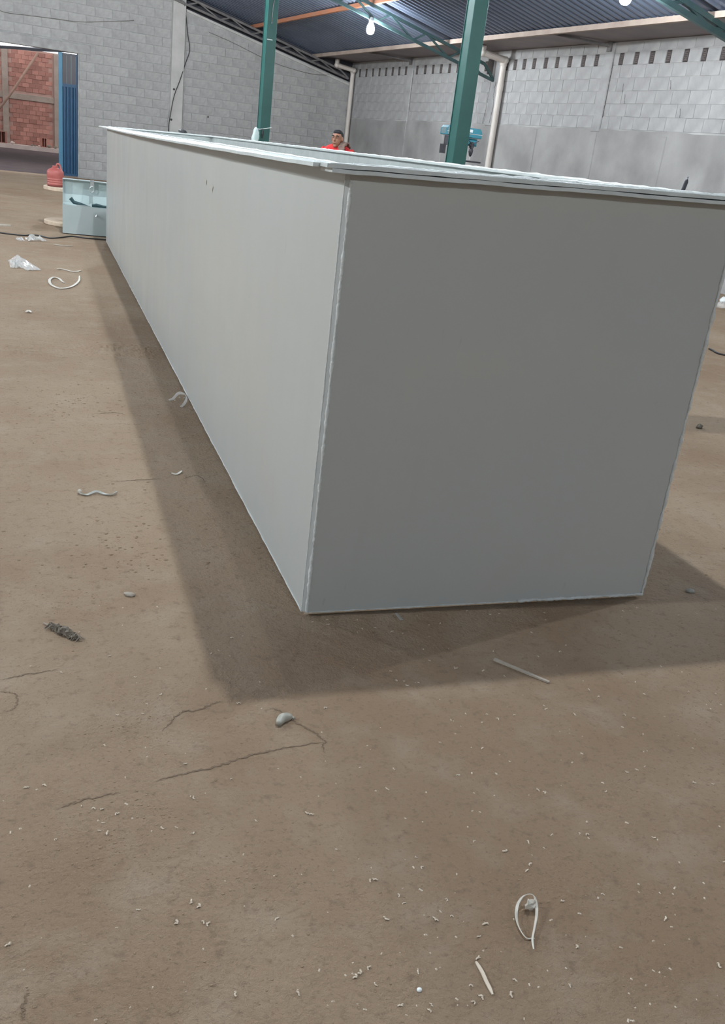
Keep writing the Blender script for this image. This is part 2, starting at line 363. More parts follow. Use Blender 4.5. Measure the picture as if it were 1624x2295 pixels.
# ---- ceiling: corrugated roof in two slopes, eave at u=-1.25, ridge at u=-11
def corrugated(u0, u1):
    v = []; f = []; n = 0; step = 0.19
    prof = [(0, 0), (0.055, 0.0), (0.085, 0.032), (0.145, 0.032), (0.175, 0.0)]
    y = 0.45; i = 0
    while y > -42:
        for dy, dz in prof[:4]:
            for uu in (u0, u1): v.append((uu, y-dy, roof_z(uu)+dz))
        y -= step
    m = len(v)//2
    for i in range(m-1): f.append((2*i, 2*i+1, 2*i+3, 2*i+2))
    return v, f
cb = MB(); cb.add(*corrugated(-1.25, -11)); cb.add(*corrugated(-11, -22.4))
ceiling = struct(cb.build('ceiling', M_ROOF, mw=MROOM), 'grey corrugated metal roof seen from below', 'roof')
for uu in (-3.3, -5.4, -7.5, -9.6, -12.4, -14.5, -16.6, -18.7):
    z = roof_z(uu)
    for k, (a, b) in enumerate([(0.2, -7.97), (-8.03, -15.97), (-16.03, -23.97), (-24.03, -41.9)]):
        MB().box(uu-.035, uu+.035, b, a, z-.10, z-.012).build('purlin', M_ORANGE if (uu == -3.3) else M_TRUSS, ceiling)
MB().box(-1.36, -1.27, -41.9, 0.2, 4.055, 4.145).build('eave_beam', M_EAVE, ceiling)
g = MB(); g.box(-1.27, 0.14, -41.9, .2, 4.105, 4.125); g.box(-1.27, -1.25, -41.9, .2, 4.125, 4.30); g.box(.12, .14, -41.9, .2, 4.125, 4.30)
g.build('gutter', M_GUTTER, ceiling)
for vv in (-3.75, -12.05):
    q = MB(); q.bar((-1.2, vv+.3, 4.09), (-.06, vv, 4.03), .05); q.box(-.08, 0.0, vv-.06, vv+.06, 3.93, 4.1); q.build('gutter_bracket', M_TRUSS, ceiling)

# ---- wall_right: the vent wall
core = MB(); core.box(0.0, 0.22, -42, 0.2, 0, 4.10)
wall_right = struct(core.build('wall_right', M_VWALL, mw=MROOM), 'whitewashed block wall with a row of narrow vents', 'wall')
pl = MB(); rnd = random.Random(3); top = [(-i*0.4, 2.53+rnd.uniform(-.025, .02)) for i in range(0, 106)]
pl.prism([(0.0, 0.0)]+[(a, b) for a, b in top]+[(-42, 0.0)], -0.022, 0.0, axis=0)
pl.build('cement_render', M_PLAST, wall_right)
for vv, wd, z0, z1 in ((-3.75, .26, 2.50, 4.09), (-8.05, .30, 2.5, 4.0), (-12.05, .26, 2.48, 4.09), (-3.75, .22, 0, 2.5), (-12.03, .2, 0, 2.48), (-14.05, .16, 0, 2.45), (-5.9, .14, 0, 2.5), (-10.0, .14, 0, 2.48)):
    MB().cbox(-.040, .0, vv-wd/2, vv+wd/2, z0, z1, .012, 0).build('pier', M_VBLOCK if z1 > 3 else M_PLAST, wall_right)
VENTS = [-.41, -.87, -1.32, -1.76, -2.19, -2.61, -3.01, -3.42, -4.07, -4.52, -4.95, -5.37, -5.80, -6.22, -6.66, -7.10, -7.54, -8.42, -8.76, -9.12, -9.50, -9.93, -10.34, -10.78, -11.23, -11.65,
         -12.40, -12.83, -13.26, -13.70, -14.14, -14.58, -15.02, -15.46, -15.9, -16.34]
PIERS = [(-3.88, -3.62), (-8.20, -7.90), (-12.18, -11.92)]
def block_mesh(wd, h, seed, mt, axis, th=.012, cham=.004):
    r = random.Random(seed); m = MB()
    if axis == 0: m.cbox(-th, 0, -wd/2, wd/2, 0, h, cham, 0)
    else: m.cbox(-wd/2, wd/2, -th, 0, 0, h, cham, 1)
    for i, p in enumerate(m.v):
        m.v[i] = tuple(c+r.uniform(-.0022, .0022) for c in p)
    return m.mesh('block', mt)
VB = {}
def vblock(v0, v1, z, h):
    wd = round(v1-v0, 2)
    key = (wd, round(h, 3), random.randint(0, 2))
    if key not in VB: VB[key] = block_mesh(wd, h, sum(int(q*100) for q in key) % 999, M_VBLOCK, 0, .008+.0018*key[2], .003)
    put('block', VB[key], wall_right, (0, (v0+v1)/2, z))
nb = 0
ROWS = [2.545+i*.2290 for i in range(5)]; random.seed(12)
for ri, z in enumerate(ROWS):
    v = -0.02-(0.22 if ri % 2 else 0)
    if ri % 2: vblock(-.21, -0.02, z, .2225)
    while v > -16.9:
        wdt = random.choice((.36, .44, .44, .5)); a, b = v-wdt+.006, v; v -= wdt
        cut = False
        for p0, p1 in PIERS:
            if a < p1 and b > p0:
                cut = True
                if b-p1 > .08: vblock(p1+.005, b, z, .2225)
                if p0-a > .08: vblock(a, p0-.005, z, .2225)
        if not cut: vblock(a, b, z, .2225)
zv = 3.69
edges = sorted([-.02]+[e for c in VENTS for e in (c-.064, c+.064)]+[e for p in PIERS for e in p]+[-16.9], reverse=True)
for b, a in zip(edges[0::2], edges[1::2]):
    if b-a > .06: vblock(a+.004, b-.004, zv, .215)
v = -.02
while v > -16.9:
    if not any(v-.43 < p1 and v > p0 for p0, p1 in PIERS): vblock(v-.43, v, 3.918, .16)
    v -= .447
# vent: clay lattice over a plate coloured dark as the unlit hollow
vm = MB(); vm.box(-.002, .0, -.062, .062, 0, .215); VENTM = vm.mesh('vent', M_VENT)
lm = MB()
for zz in (.038, .072, .106, .140, .174): lm.box(-.006, -.002, -.034, .034, zz-.005, zz+.005)
for yy in (-.034, .0, .034): lm.box(-.006, -.002, yy-.005, yy+.005, .02, .195)
LATM = lm.mesh('lattice', M_VLAT)
for c in VENTS: vo = put('vent', VENTM, wall_right, (0, c, zv)); put('lattice', LATM, vo)
def wcrack(pts, wd=.008, wall=None, axis=0):
    ps = curve(pts, 24); v = []; f = []; rr = random.Random(1)
    for i, p in enumerate(ps):
        e = wd*(0.4+.6*rr.random()); j = rr.uniform(-.008, .008)
        d = Vector((0, 1, 0)) if axis == 0 else Vector((1, 0, 0))
        v += [p+d*(e+j), p-d*(e-j)]
        if i: f.append((2*i-2, 2*i-1, 2*i+1, 2*i))
    MB().add(v, f).build('crack', M_CRACK, wall)
U = -.0415
for pts in ([(-7.90, 3.45), (-7.88, 3.1), (-7.86, 2.9), (-7.80, 2.55)], [(-8.12, 3.45), (-8.10, 3.15), (-8.16, 2.95), (-8.10, 2.55)]):
    wcrack([Vector((U, a, b)) for a, b in pts], .010, wall_right)
for pts in ([(-12.19, 3.75), (-12.19, 3.3), (-12.19, 2.75)], [(-3.90, 3.8), (-3.89, 3.3), (-3.9, 2.8)]):
    wcrack([Vector((-.0175, a, b)) for a, b in pts], .009, wall_right)
for pts in ([(-12.62, 3.36), (-12.64, 3.21)], [(-12.73, 3.17), (-12.76, 3.0)], [(-13.9, 3.4), (-13.94, 3.25)], [(-14.3, 2.93), (-14.34, 2.78)], [(-9.9, 3.222), (-10.2, 3.222)]):
    wcrack([Vector((-.0175, a, b)) for a, b in pts], .007, wall_right)
wcrack([Vector((-.024, -6.35, z)) for z in (2.3, 2.0, 1.7)], .006, wall_right)
MB().cbox(-.02, .0, -8.0, -7.62, 3.62, 3.95, .004, 0).build('broken_pocket', M_CRACK, wall_right)

# ---- wall_back: the gable wall with the gate opening and a pier at u=-5.45
wt = lambda u: 3.46+.235*abs(u)
gb = MB()
gb.prism([(OPEN1, 0), (0.2, 0), (0.2, wt(0)), (-5.3, wt(5.3)), (-5.3, roof_z(5.3)), (OPEN1, roof_z(OPEN1))], 0, .2)
gb.prism([(OPEN0, OPENZ), (OPEN1, OPENZ), (OPEN1, roof_z(OPEN1)), (-11, roof_z(-11)), (OPEN0, roof_z(OPEN0))], 0, .2)
gb.prism([(-22, 0), (OPEN0, 0), (OPEN0, roof_z(OPEN0)), (-22, roof_z(-22))], 0, .2)
wall_back = struct(gb.build('wall_back', M_GABLE, mw=MROOM), 'grey rough block gable wall behind the tank', 'wall')
MB().prism([(-5.3, wt(5.3)-.1), (0.2, wt(0)-.1), (0.2, 4.2), (-1.25, roof_z(1.25)+.04), (-5.3, roof_z(5.3)+.04)], .21, .25).build('gable_dark_infill', M_AWN, wall_back)  # added dark sheet: hides the sky and stands in for unlit space
MB().cbox(-5.66, -5.30, -.07, 0, 0, 5.05, .012, 1).build('pier', M_PIER, wall_back)
MB().cbox(OPEN0-.3, OPEN1+.32, -.03, 0.0, OPENZ, OPENZ+.24, .01, 1).build('lintel', M_GBLOCK, wall_back)
def skew_cap():
    m = MB(); a, b = -5.28, .0
    m.prism([(b, wt(b)), (a, wt(a)), (a, wt(a)-.06), (b, wt(b)-.06)], -.035, .2)
    return m
skew_cap().build('mortar_capping', M_PIER, wall_back)
GB = {}
def gmesh(wd, h):
    key = (round(wd, 2), round(h, 3), random.randint(0, 3))
    if key not in GB: GB[key] = block_mesh(key[0], key[1], sum(int(q*100) for q in key) % 999, M_GBLOCK, 1, .007+.0035*key[2], .005)
    return GB[key]
gcount = 0; rest = MB()
PW, PH = .455, .228
for ri in range(0, 30):
    z = .03+ri*PH
    u = -.02-(PW/2 if ri % 2 else 0)
    while u > -16:
        a, b = u-PW+.014, u; u -= PW; c = (a+b)/2; h = PH-.012
        if a < -5.28 and b > -5.67:
            if a < -5.67: b = -5.68
            elif b > -5.28: a = -5.27
            else: continue
            if b-a < .1: continue
        if c > -5.4 and z+h > min(wt(a), wt(b))-.06: continue
        if c < -5.4 and z+h > min(roof_z(a), roof_z(b))-.02: continue
        if z < OPENZ+.25 and a < OPEN1+.33 and b > OPEN0-.3:
            if z >= OPENZ-.15 or b < OPEN1: continue
            a = max(a, OPEN1+.03)
            if b-a < .1: continue
        wd = b-a; c = (a+b)/2
        seen = (z > 1.35 or c < -7.0) and c > -10.4 and z < 5.25
        if seen and gcount < 300:
            put('block', gmesh(wd, h), wall_back, (c, 0, z)); gcount += 1
        elif z > 1.2 or c < -7:
            rest.cbox(a, b, -.010, 0, z, z+h, .005, 1)
if rest.v:
    ro = rest.build('block_courses', M_GBLOCK, wall_back); ro['kind'] = 'stuff'
# hanging wires on the gable wall
def wire(name, pts, r, mt, label, cat='cable'):
    o = MB().tube(curve([R(*p) for p in pts], 30), r, 6).build(name, mt, smooth=True); return tag(o, label, cat)
def gv(x, y, dv=-.03):
    p = at_v(x, y, dv); return (p.x, dv, p.z)
wire('wall_cable', [gv(412, 3, -.075), gv(417, 40), gv(421, 80), gv(425, 112), gv(415, 143), gv(403, 180, -.10), gv(390, 215, -.10), gv(382, 255, -.10), gv(377, 292, -.10), (-5.66, -.10, 1.2)], .012, M_BLACK, 'black cable hanging beside the pale pier on the gable wall')
wire('wall_wire', [(-10.9, -.04, 4.12), gv(0, 24), gv(60, 34), gv(125, 42), gv(180, 49), gv(240, 48), gv(300, 46)], .008, M_WIRE, 'thin grey wire sagging across the wall above the blue gate', 'wire')
wire('wall_wire', [gv(468, 72), gv(520, 95), gv(590, 130), gv(640, 150), gv(700, 166), gv(738, 168)], .008, M_WIRE, 'thin grey wire sagging along the wall behind the far green pillar', 'wire')
for q in ((390, 200), (384, 268)):
    p = at_v(*q, -.1); MB().ell((p.x, -.085, p.z), .03, .02, .03, n=8, m=5).build('pier_stub', M_CRACK, wall_back)
p = at_v(466, 262, -.01); MB().ell((p.x, -.005, p.z), .03, .012, .035, n=8, m=5).build('wall_hole', M_CRACK, wall_back)

# ---- unseen ends that close the hall
struct(MB().box(-22.2, -22, -42, 0.2, 0, roof_z(-22)+.05).build('wall_left', M_GABLE, mw=MROOM), 'grey plastered side wall of the hall, out of view', 'wall')
struct(MB().prism([(-22.2, 0), (.2, 0), (.2, 4.3), (-1.25, roof_z(1.25)), (-11, roof_z(11)+.05), (-22.2, roof_z(22))], -42.2, -42).build('wall_front', M_GABLE, mw=MROOM), 'grey plastered end wall behind the camera', 'wall')

# ================================================================ STEEL STRUCTURE
def truss(v, lo, up, u_end, mt, label, t=.055):
    o = thing('roof_truss', label, 'truss', mw=MROOM @ Matrix.Translation((0, v, 0)))
    def z(fn, u): return fn(min(abs(u), 22-abs(u)))
    for (a, b) in ((u_end, -11.0), (-11.0, -22.0)):
        MB().bar((a, 0, z(lo, a)), (b, 0, z(lo, b)), t).build('bottom_chord', mt, o)
        MB().bar((a-.3 if a > -5 else a, 0, z(up, a-.3 if a > -5 else a)-.03), (b, 0, z(up, b)-.03), t).build('top_chord', mt, o)
    MB().bar((u_end+.02, 0, z(lo, u_end)), (u_end-.3, 0, z(up, u_end-.3)-.03), t*.8).build('end_plate', mt, o)
    u = u_end-.35; k = 0
    while u > -21.4:
        u2 = u-.62
        if k % 2 == 0:
            MB().bar((u, 0, z(lo, u)), (u2, 0, z(up, u2)-.03), t*.62).build('web', mt, o)
        else:
            MB().bar((u, 0, z(up, u)-.03), (u2+.3, 0, z(lo, u2+.3)), t*.62).build('web', mt, o); u2 = u2+.3
        u = u2; k += 1
    return o
truss(-.12, lambda x: 3.56+.233*x, lambda x: 3.735+.24*x, -.25, M_TRUSS, 'dark steel lattice truss along the top of the gable wall')
truss(-8.0, lambda x: 3.465+.235*x, lambda x: 3.735+.24*x, -.05, M_TRUSSG, 'green steel lattice truss carrying the hanging lit bulb', .06)
truss(-16.0, lambda x: 3.62+.215*x, lambda x: 3.735+.24*x, -.05, M_TRUSSG, 'nearest green steel lattice truss at the top right', .08)
truss(-24.0, lambda x: 3.465+.235*x, lambda x: 3.735+.24*x, -.05, M_TRUSSG, 'green steel lattice truss overhead in front of the near end of the tank', .06)

def pillar(u, v, label):
    o = thing('steel_pillar', label, 'pillar', mw=MROOM @ Matrix.Translation((u, v, 0)))
    zt = 3.465+.235*abs(u)-.03
    MB().box(-.11, .11, -.09, .09, .012, zt).build('post', M_GREEN, o, bevel=.006)
    MB().box(-.12, .12, .090, .098, .012, zt).build('back_web', M_GREEN, o)
    MB().box(-.17, .17, -.15, .15, 0, .012).build('base_plate', M_GREEN, o)
    MB().box(-.14, .14, -.11, .11, zt, zt+.02).build('cap_plate', M_GREEN, o)
    return o
P1 = pillar(-5.58, -7.91, 'far green steel pillar with a white bag tied to it')
P2 = pillar(-5.46, -15.91, 'near green steel pillar in front of the drill press')
pillar(-5.5, -23.91, 'green steel pillar standing right of the tank, out of view')
MB().tube(curve([(.035, -.1, 4.7), (.03, -.1, 4.4), (-.01, -.1, 4.15), (-.02, -.1, 3.8)], 20), .010, 6).build('cable', M_BLACK, P1)
MB().box(-.09, .03, -.093, -.09, 3.50, 3.515).build('tape_strip', M_CORD, P1)
# string and bag on the far pillar
pc = R(-5.58, -7.91, 0)
z = 1.80; e1, e2 = .128, .115
loop = [(-e1, -e2, z-.03), (e1, -e2, z+.03), (e1, e2, z+.02), (-e1, e2, z-.02), (-e1, -e2, z-.03)]
so = MB().tube([MROOM @ Vector((-5.58+a, -7.91+b, c)) for a, b, c in loop], .007, 6).build('tied_string', M_CORD)
tag(so, 'white string tied around the far green pillar', 'string')
bg_ = MB(); bp = at_v(571, 303, -8.10)
for k in range(9):
    t = k/8; zz = 1.80-.42*t; r = .02+.055*math.sin(PI*min(1, t*1.05))**.8
    for j in range(10):
        a = 2*PI*j/10; rr = r*(1+.25*math.sin(3*a+k)); bg_.v.append((bp.x+.01+rr*math.cos(a), -8.11+rr*.7*math.sin(a), zz))
for k in range(8):
    for j in range(10): bg_.f.append((k*10+j, k*10+(j+1) % 10, k*10+10+(j+1) % 10, k*10+10+j))
bg_.f += [tuple(range(10)), tuple(range(80, 90))]
tag(bg_.build('plastic_bag', M_BAG, mw=MROOM, smooth=True), 'crumpled white and teal bag hanging on the far green pillar', 'bag')
kn = MB(); kn.tube([(-5.64, -8.034, 1.79), (-5.64, -8.036, 1.76), (-5.645, -8.04, 1.68), (-5.64, -8.036, 1.6)], [.006, .016, .022, .012], 8)
tag(kn.build('padlock', M_BLACK, mw=MROOM), 'small black clip hanging from the string on the far green pillar', 'clip')

# ================================================================ LAMPS
def bulb(loc, hang, label, group, row='vis'):
    o = thing('light_bulb', label, 'light bulb', loc, group=group)
    if row == 'vis': o.scale = (1.6, 1.6, 1.6)
    MB().lathe([(.004, -.070), (.028, -.066), (.045, -.050), (.053, -.025), (.053, .0), (.047, .03), (.036, .055), (.030, .065)], n=14).build('globe', M_BULB[row], o, smooth=True)
    MB().lathe([(.031, .065), (.033, .10), (.026, .125), (.014, .14)], n=12).build('socket', M_SOCKET, o, smooth=True)
    MB().tube([(0, 0, .138), (.006, 0, .14+hang*.5), (0, 0, .14+hang)], .005, 6).build('cord', M_BLACK, o)
    return o
VIS = 'lit bulbs hanging from the roof trusses'
bulb(R(-3.37, -8.06, 4.05), .02, 'glowing white bulb hanging from the truss between the two green pillars', VIS)
bulb(R(-3.12, -16.06, 4.05), .06, 'glowing white bulb at the top edge of the picture, right of the near pillar', VIS)
OFF = 'lit bulbs overhead, outside the picture'
for x, y, zz, hg, row in ((0.58, 0.92, 5.2, .8, 'mid'), (0.02, 9.2, 5.2, .8, 'mid'), (.7, 17.6, 5.2, .8, 'mid'), (8.05, 1.95, 4.05, .1, 'side'), (-8.0, 8.6, 4.26, .06, 'left'), (-7.0, .25, 4.24, .06, 'left'), (-9.0, 17.0, 4.24, .06, 'left'), (1.9, -14.5, 4.8, .9, 'front')):
    bulb((x, y, zz), hg, 'glowing white bulb hanging overhead out of view', OFF, row)

# ================================================================ GREY TANK
TW, TL, TH = 1.40, 10.67, 1.460
zt = lambda x: TH+.030*x                     # underside of the rim, a little higher on the far side
ZB = .012
tank = thing('plastic_tank', 'long grey plastic tank with a flat welded rim', 'tank')
def wall_x(x0, x1, ys, name):
    for a, b in zip(ys[:-1], ys[1:]):
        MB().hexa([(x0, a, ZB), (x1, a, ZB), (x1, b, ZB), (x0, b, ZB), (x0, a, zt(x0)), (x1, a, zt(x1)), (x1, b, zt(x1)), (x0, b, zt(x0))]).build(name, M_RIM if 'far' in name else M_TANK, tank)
wall_x(0, .012, [.013, 4.92], 'side_sheet'); wall_x(0.0007, .012, [4.922, TL], 'side_sheet')
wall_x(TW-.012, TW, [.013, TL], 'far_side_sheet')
def wall_y(y0, y1, x0, x1, name):
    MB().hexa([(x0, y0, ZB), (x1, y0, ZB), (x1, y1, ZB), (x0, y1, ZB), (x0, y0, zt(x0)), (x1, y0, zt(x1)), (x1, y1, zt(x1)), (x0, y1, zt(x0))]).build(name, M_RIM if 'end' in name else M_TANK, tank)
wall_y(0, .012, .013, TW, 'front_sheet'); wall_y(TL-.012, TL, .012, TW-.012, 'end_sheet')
MB().box(.03, TW-.03, .03, TL-.03, 0, ZB+.012).build('bottom_sheet', M_TANK, tank)
MB().hexa([(0, .013, ZB), (.013, 0, ZB), (.014, .012, ZB), (.012, .014, ZB), (0, .013, zt(0)), (.013, 0, zt(0)), (.014, .012, zt(0)), (.012, .014, zt(0))]).build('corner_strip', M_SEAM, tank)
# rim: flat strips, the long near one sags a little
E1, E2, RT = .105, .085, .011
def rim_strip(pa, pb, n, inn, out, name, sag=0, zoff=0, seed=1, rag=.002):
    """strip from pa to pb; inn/out are offset vectors of its two long edges"""
    r = random.Random(seed); m = MB(); pa, pb, inn, out = Vector(pa), Vector(pb), Vector(inn), Vector(out)
    for i in range(n+1):
        t = i/n; p = pa.lerp(pb, t); s = sag*math.sin(PI*t)
        j = [r.uniform(-rag, rag) for _ in range(3)]
        a = p+inn; b = p+out*(1+j[0]*6)
        za = zt(a.x)+zoff; zb = zt(b.x)+zoff-s+j[1]*.6
        m.v += [(a.x, a.y, za), (b.x, b.y, zb), (b.x, b.y, zb+RT), (a.x, a.y, za+RT)]
        if i:
            q = 4*(i-1)
            for k in range(4): m.f.append((q+k, q+(k+1) % 4, q+4+(k+1) % 4, q+4+k))
    m.f += [(0, 1, 2, 3), tuple(4*n+k for k in (3, 2, 1, 0))]
    return m.build(name, M_RIM, tank)
rim_strip((0, -.012, 0), (0, TL+.06, 0), 60, (.05, 0, 0), (-E1, 0, 0), 'rim_strip', sag=.014, seed=2)
rim_strip((TW, -.05, 0), (TW, TL+.06, 0), 50, (-.05, 0, 0), (.075, 0, 0), 'rim_strip', seed=3)
rim_strip((-.085, 0, 0), (TW+.09, 0, 0), 24, (0, .055, 0), (0, -E2, 0), 'rim_strip', zoff=RT*.35, seed=4)
rim_strip((.05, TL, 0), (TW-.05, TL, 0), 14, (0, -.05, 0), (0, .07, 0), 'rim_strip', seed=5)
rim_strip((-.07, -.012, 0), (TW+.06, -.012, 0), 24, (0, .045, 0), (0, -E2+.012, 0), 'rim_lower_lip', zoff=-RT*.85, seed=6)
# weld beads, irregular
def bead(pts, r, name='weld_bead', seed=0, n=90, var=.55, mt=None):
    rr = random.Random(seed); P = [Vector(p) for p in pts]; L = sum((b-a).length for a, b in zip(P[:-1], P[1:])); out = []
    for i in range(n+1):
        d = L*i/n
        for a, b in zip(P[:-1], P[1:]):
            l = (b-a).length
            if d <= l+1e-6: out.append(a.lerp(b, d/l)); break
            d -= l
    rs = []; cur = r
    for i in range(len(out)):
        cur = .65*cur+.35*r*rr.uniform(1-var, 1+var*1.5); rs.append(cur)
        out[i] = out[i]+Vector([rr.uniform(-1, 1)*r*.25 for _ in range(3)])
    return MB().tube(out, rs, 7).build(name, mt or M_BEAD, tank, smooth=True)
bead([(.0, .013, ZB), (0, .013, TH-.03)], .0018, seed=1, n=160, var=.8)
bead([(.0145, .0, ZB), (.0145, 0, TH-.035)], .0042, seed=2, n=150, var=1.0)
bead([(TW, 0, ZB), (TW, 0, zt(TW))], .0050, seed=3, n=120, var=1.1)
bead([(.012, 0, ZB), (TW*.6, 0, ZB)], .0022, seed=4, n=90, var=.9)
bead([(TW*.6, 0, ZB+.002), (TW, 0, ZB+.002)], .0055, seed=5, n=60, var=.8)
bead([(0, .013, ZB), (0, 5, ZB), (0, TL, ZB)], .0032, seed=6, n=260, var=.8)
bead([(.012, .012, TH+RT), (.012, TL, TH+RT)], .0042, seed=7, n=240, var=.9)
bead([(.02, .012, TH+RT*1.4), (TW-.02, .012, zt(TW)+RT*1.4)], .0040, seed=8, n=110, var=.9)
bead([(TW-.012, .02, zt(TW)+RT), (TW-.012, TL, zt(TW)+RT)], .0050, seed=9, n=220, var=.9)
bead([(TW-.014, TL-.014, .03), (TW-.014, TL-.014, zt(TW))], .009, seed=10, n=60)
bead([(.012, TL-.012, TH+RT), (TW-.012, TL-.012, zt(TW)+RT)], .0045, seed=11, n=60, var=.9)
bead([(-.075, -.078, zt(-.08)+RT*1.35), (TW, -.078, zt(TW)+RT*1.35)], .0024, seed=12, n=90, var=1.0)
bead([(-E1+.012, .05, zt(-.1)+RT*.7), (-E1+.016, 2.6, zt(-.1)+RT*.1), (-E1+.014, 5.3, zt(-.1)-.004), (-E1+.014, 8, zt(-.1)), (-E1+.014, TL, zt(-.1)+RT)], .0026, seed=13, n=260, var=1.0)
# printed marks on the inside of the far sheet, and bits of torn masking film on the near sheet
for a, b, zz in ((5.55, 6.35, 1.40), (6.42, 6.52, 1.40), (4.95, 5.35, 1.395)):
    MB().box(TW-.0135, TW-.012, a, b, zz, zz+.012).build('printed_mark', M_CRACK, tank)
for x, y in ((461, 417), (475, 432)):
    p = at_x(x, y, -.002); MB().add([(-.0025, p.y, p.z), (-.0025, p.y+.035, p.z+.035), (-.0025, p.y-.02, p.z+.03)], [(0, 1, 2)]).build('torn_film', M_WHITEP, tank)

# ================================================================ GATE AND YARD BEHIND IT
gate = thing('door_1', 'blue steel gate leaf with ribbed lower panel', 'gate', mw=MROOM @ Matrix.Translation((OPEN1-.5, .10, .03)))
gate['kind'] = 'structure'
GZ = OPENZ-.06
MB().box(0, .10, -.03, .03, 0, GZ).build('stile', M_LBLUE, gate, bevel=.004)
MB().box(.455, .495, -.03, .03, 0, GZ).build('stile', M_BLUE, gate)
MB().box(.10, .455, -.025, .025, 2.28, 2.36).build('mid_rail', M_BLUE, gate); MB().box(.10, .455, -.025, .025, GZ-.05, GZ).build('top_rail', M_PANE, gate)
MB().box(.10, .455, -.025, .025, 0, .06).build('bottom_rail', M_BLUE, gate)
MB().box(.10, .455, -.004, .004, .06, 2.28).build('panel_sheet', M_BLUE, gate)
RIBM = MB().prism([(-.035, 0), (-.02, -.04), (.02, -.04), (.035, 0)], .06, 2.28, axis=2).mesh('rib', M_BLUE)
for x in (.145, .235, .325, .415): put('rib', RIBM, gate, (x, -.004, 0))
for i in range(3): MB().box(.105+i*.118, .105+i*.118+.105, -.004, .004, 2.36, GZ-.05).build('pane', M_PANE, gate)
for i in range(2): MB().box(.212+i*.118, .222+i*.118, -.014, .014, 2.36, GZ-.05).build('glazing_bar', M_TEALG, gate)

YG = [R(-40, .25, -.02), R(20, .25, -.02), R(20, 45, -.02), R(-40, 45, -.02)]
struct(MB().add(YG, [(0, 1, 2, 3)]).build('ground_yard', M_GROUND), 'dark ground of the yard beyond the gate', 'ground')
struct(MB().box(-22, 4, 19.0, 19.98, -.02, .16).build('trim_1', M_KERB, mw=MROOM), 'pinkish concrete kerb at the foot of the brick wall', 'kerb')
bw = MB(); BV = 20.0
bw.box(-22, 2, BV, BV+.15, .1, 4.22)
brickwall = struct(bw.build('wall_outside', M_MORTAR, mw=MROOM), 'red clay brick wall seen through the gate', 'wall')
uR = at_v(128, 200, BV-.1).x; uL = at_v(12, 200, BV-.1).x
for c in (uR, uL, uL-3.0, uR+3.0): MB().cbox(c-.13, c+.13, BV-.10, BV, .16, 4.2, .01, 1).build('pier', M_CONC, brickwall)
zB = at_v(70, 220, BV-.1).z
MB().cbox(-14, 0, BV-.06, BV, zB-.12, zB+.13, .01, 1).build('tie_beam', M_CONC, brickwall)
BM = {}
bc = 0; brest = MB()
for ri in range(21):
    z = .17+ri*.19
    if z+.18 > zB-.12 and z < zB+.13: continue
    u = -3.0+(.145 if ri % 2 else 0)
    while u > -14:
        a, b = u-.278, u; u -= .29
        if any(a < c+.14 and b > c-.14 for c in (uR, uL, uL-3.0, uR+3.0)): continue
        seen = -9.3 < (a+b)/2 < uR and z < 4.35
        th = .012+.014*random.random()
        if seen and bc < 300:
            k = random.randint(0, 3)
            if k not in BM: BM[k] = block_mesh(.278, .178, k+40, M_BRICK, 1, .008+.007*k, .004)
            put('brick', BM[k], brickwall, ((a+b)/2, BV, z)); bc += 1
        else: brest.cbox(a, b, BV-th, BV, z, z+.178, .004, 1)
br = brest.build('brick_courses', M_BRICK, brickwall); br['kind'] = 'stuff'
# leaning pole in front of the brick wall
pa = at_v(86, 118, BV-.35); pb = at_v(-35, 300, BV-.9)
pl_ = MB().tube([(pa.x, BV-.22, pa.z), ((pa.x+pb.x)/2, BV-.5, (pa.z+pb.z)/2), (pb.x-.4, BV-.95, .17)], .055, 8).build('leaning_pole', M_POLE, mw=MROOM, smooth=True)
tag(pl_, 'long dusty pole leaning diagonally against the brick wall', 'pole')
def hollow_brick(x, y, label, wd=.3, h=.32, d=.2, rz=.2):
    p = at_v(x, y, BV-.6); o = thing('hollow_brick', label, 'brick', mw=MROOM @ Matrix.Translation((p.x, BV-.6, .16)) @ Matrix.Rotation(rz, 4, 'Z'))
    m = MB(); t = .03
    m.box(-wd/2, wd/2, -d/2, d/2, 0, t); m.box(-wd/2, wd/2, -d/2, d/2, h-t, h); m.box(-wd/2, -wd/2+t, -d/2, d/2, t, h-t); m.box(wd/2-t, wd/2, -d/2, d/2, t, h-t); m.box(-.015, .015, -d/2, d/2, t, h-t)
    m.build('shell', M_BRICK, o); MB().box(-wd/2+t, wd/2-t, d/2-.02, d/2-.01, t, h-t).build('end_web', M_BRICK, o)
hollow_brick(5, 330, 'red hollow brick on the kerb at the left edge', .38, .5, .25, -.3)
hollow_brick(97, 332, 'upright hollow brick on the kerb beside the grey pier', .26, .42, .2, .4)
rub = random.Random(5)
for i, (x, y, s) in enumerate(((88, 336, .06), (79, 338, .06), (110, 337, .11), (124, 338, .09), (28, 325, .10), (72, 337, .07))):
    p = at_v(x, y, BV-.75); m = MB(); m.ell((0, 0, s*.5), s, s*.7, s*.6, n=7, m=5)
    m.v = [tuple(c*(1+rub.uniform(-.15, .15)) for c in q) for q in m.v]; zmin = min(q[2] for q in m.v)
    o = m.build('rubble_lump', M_KERB if i in (0, 4) else M_DEBRIS); o.matrix_world = MROOM @ Matrix.Translation((p.x, BV-.75, .16-zmin))
    tag(o, 'small lump of rubble lying on the kerb below the brick wall', 'rubble', 'rubble lumps on the kerb')
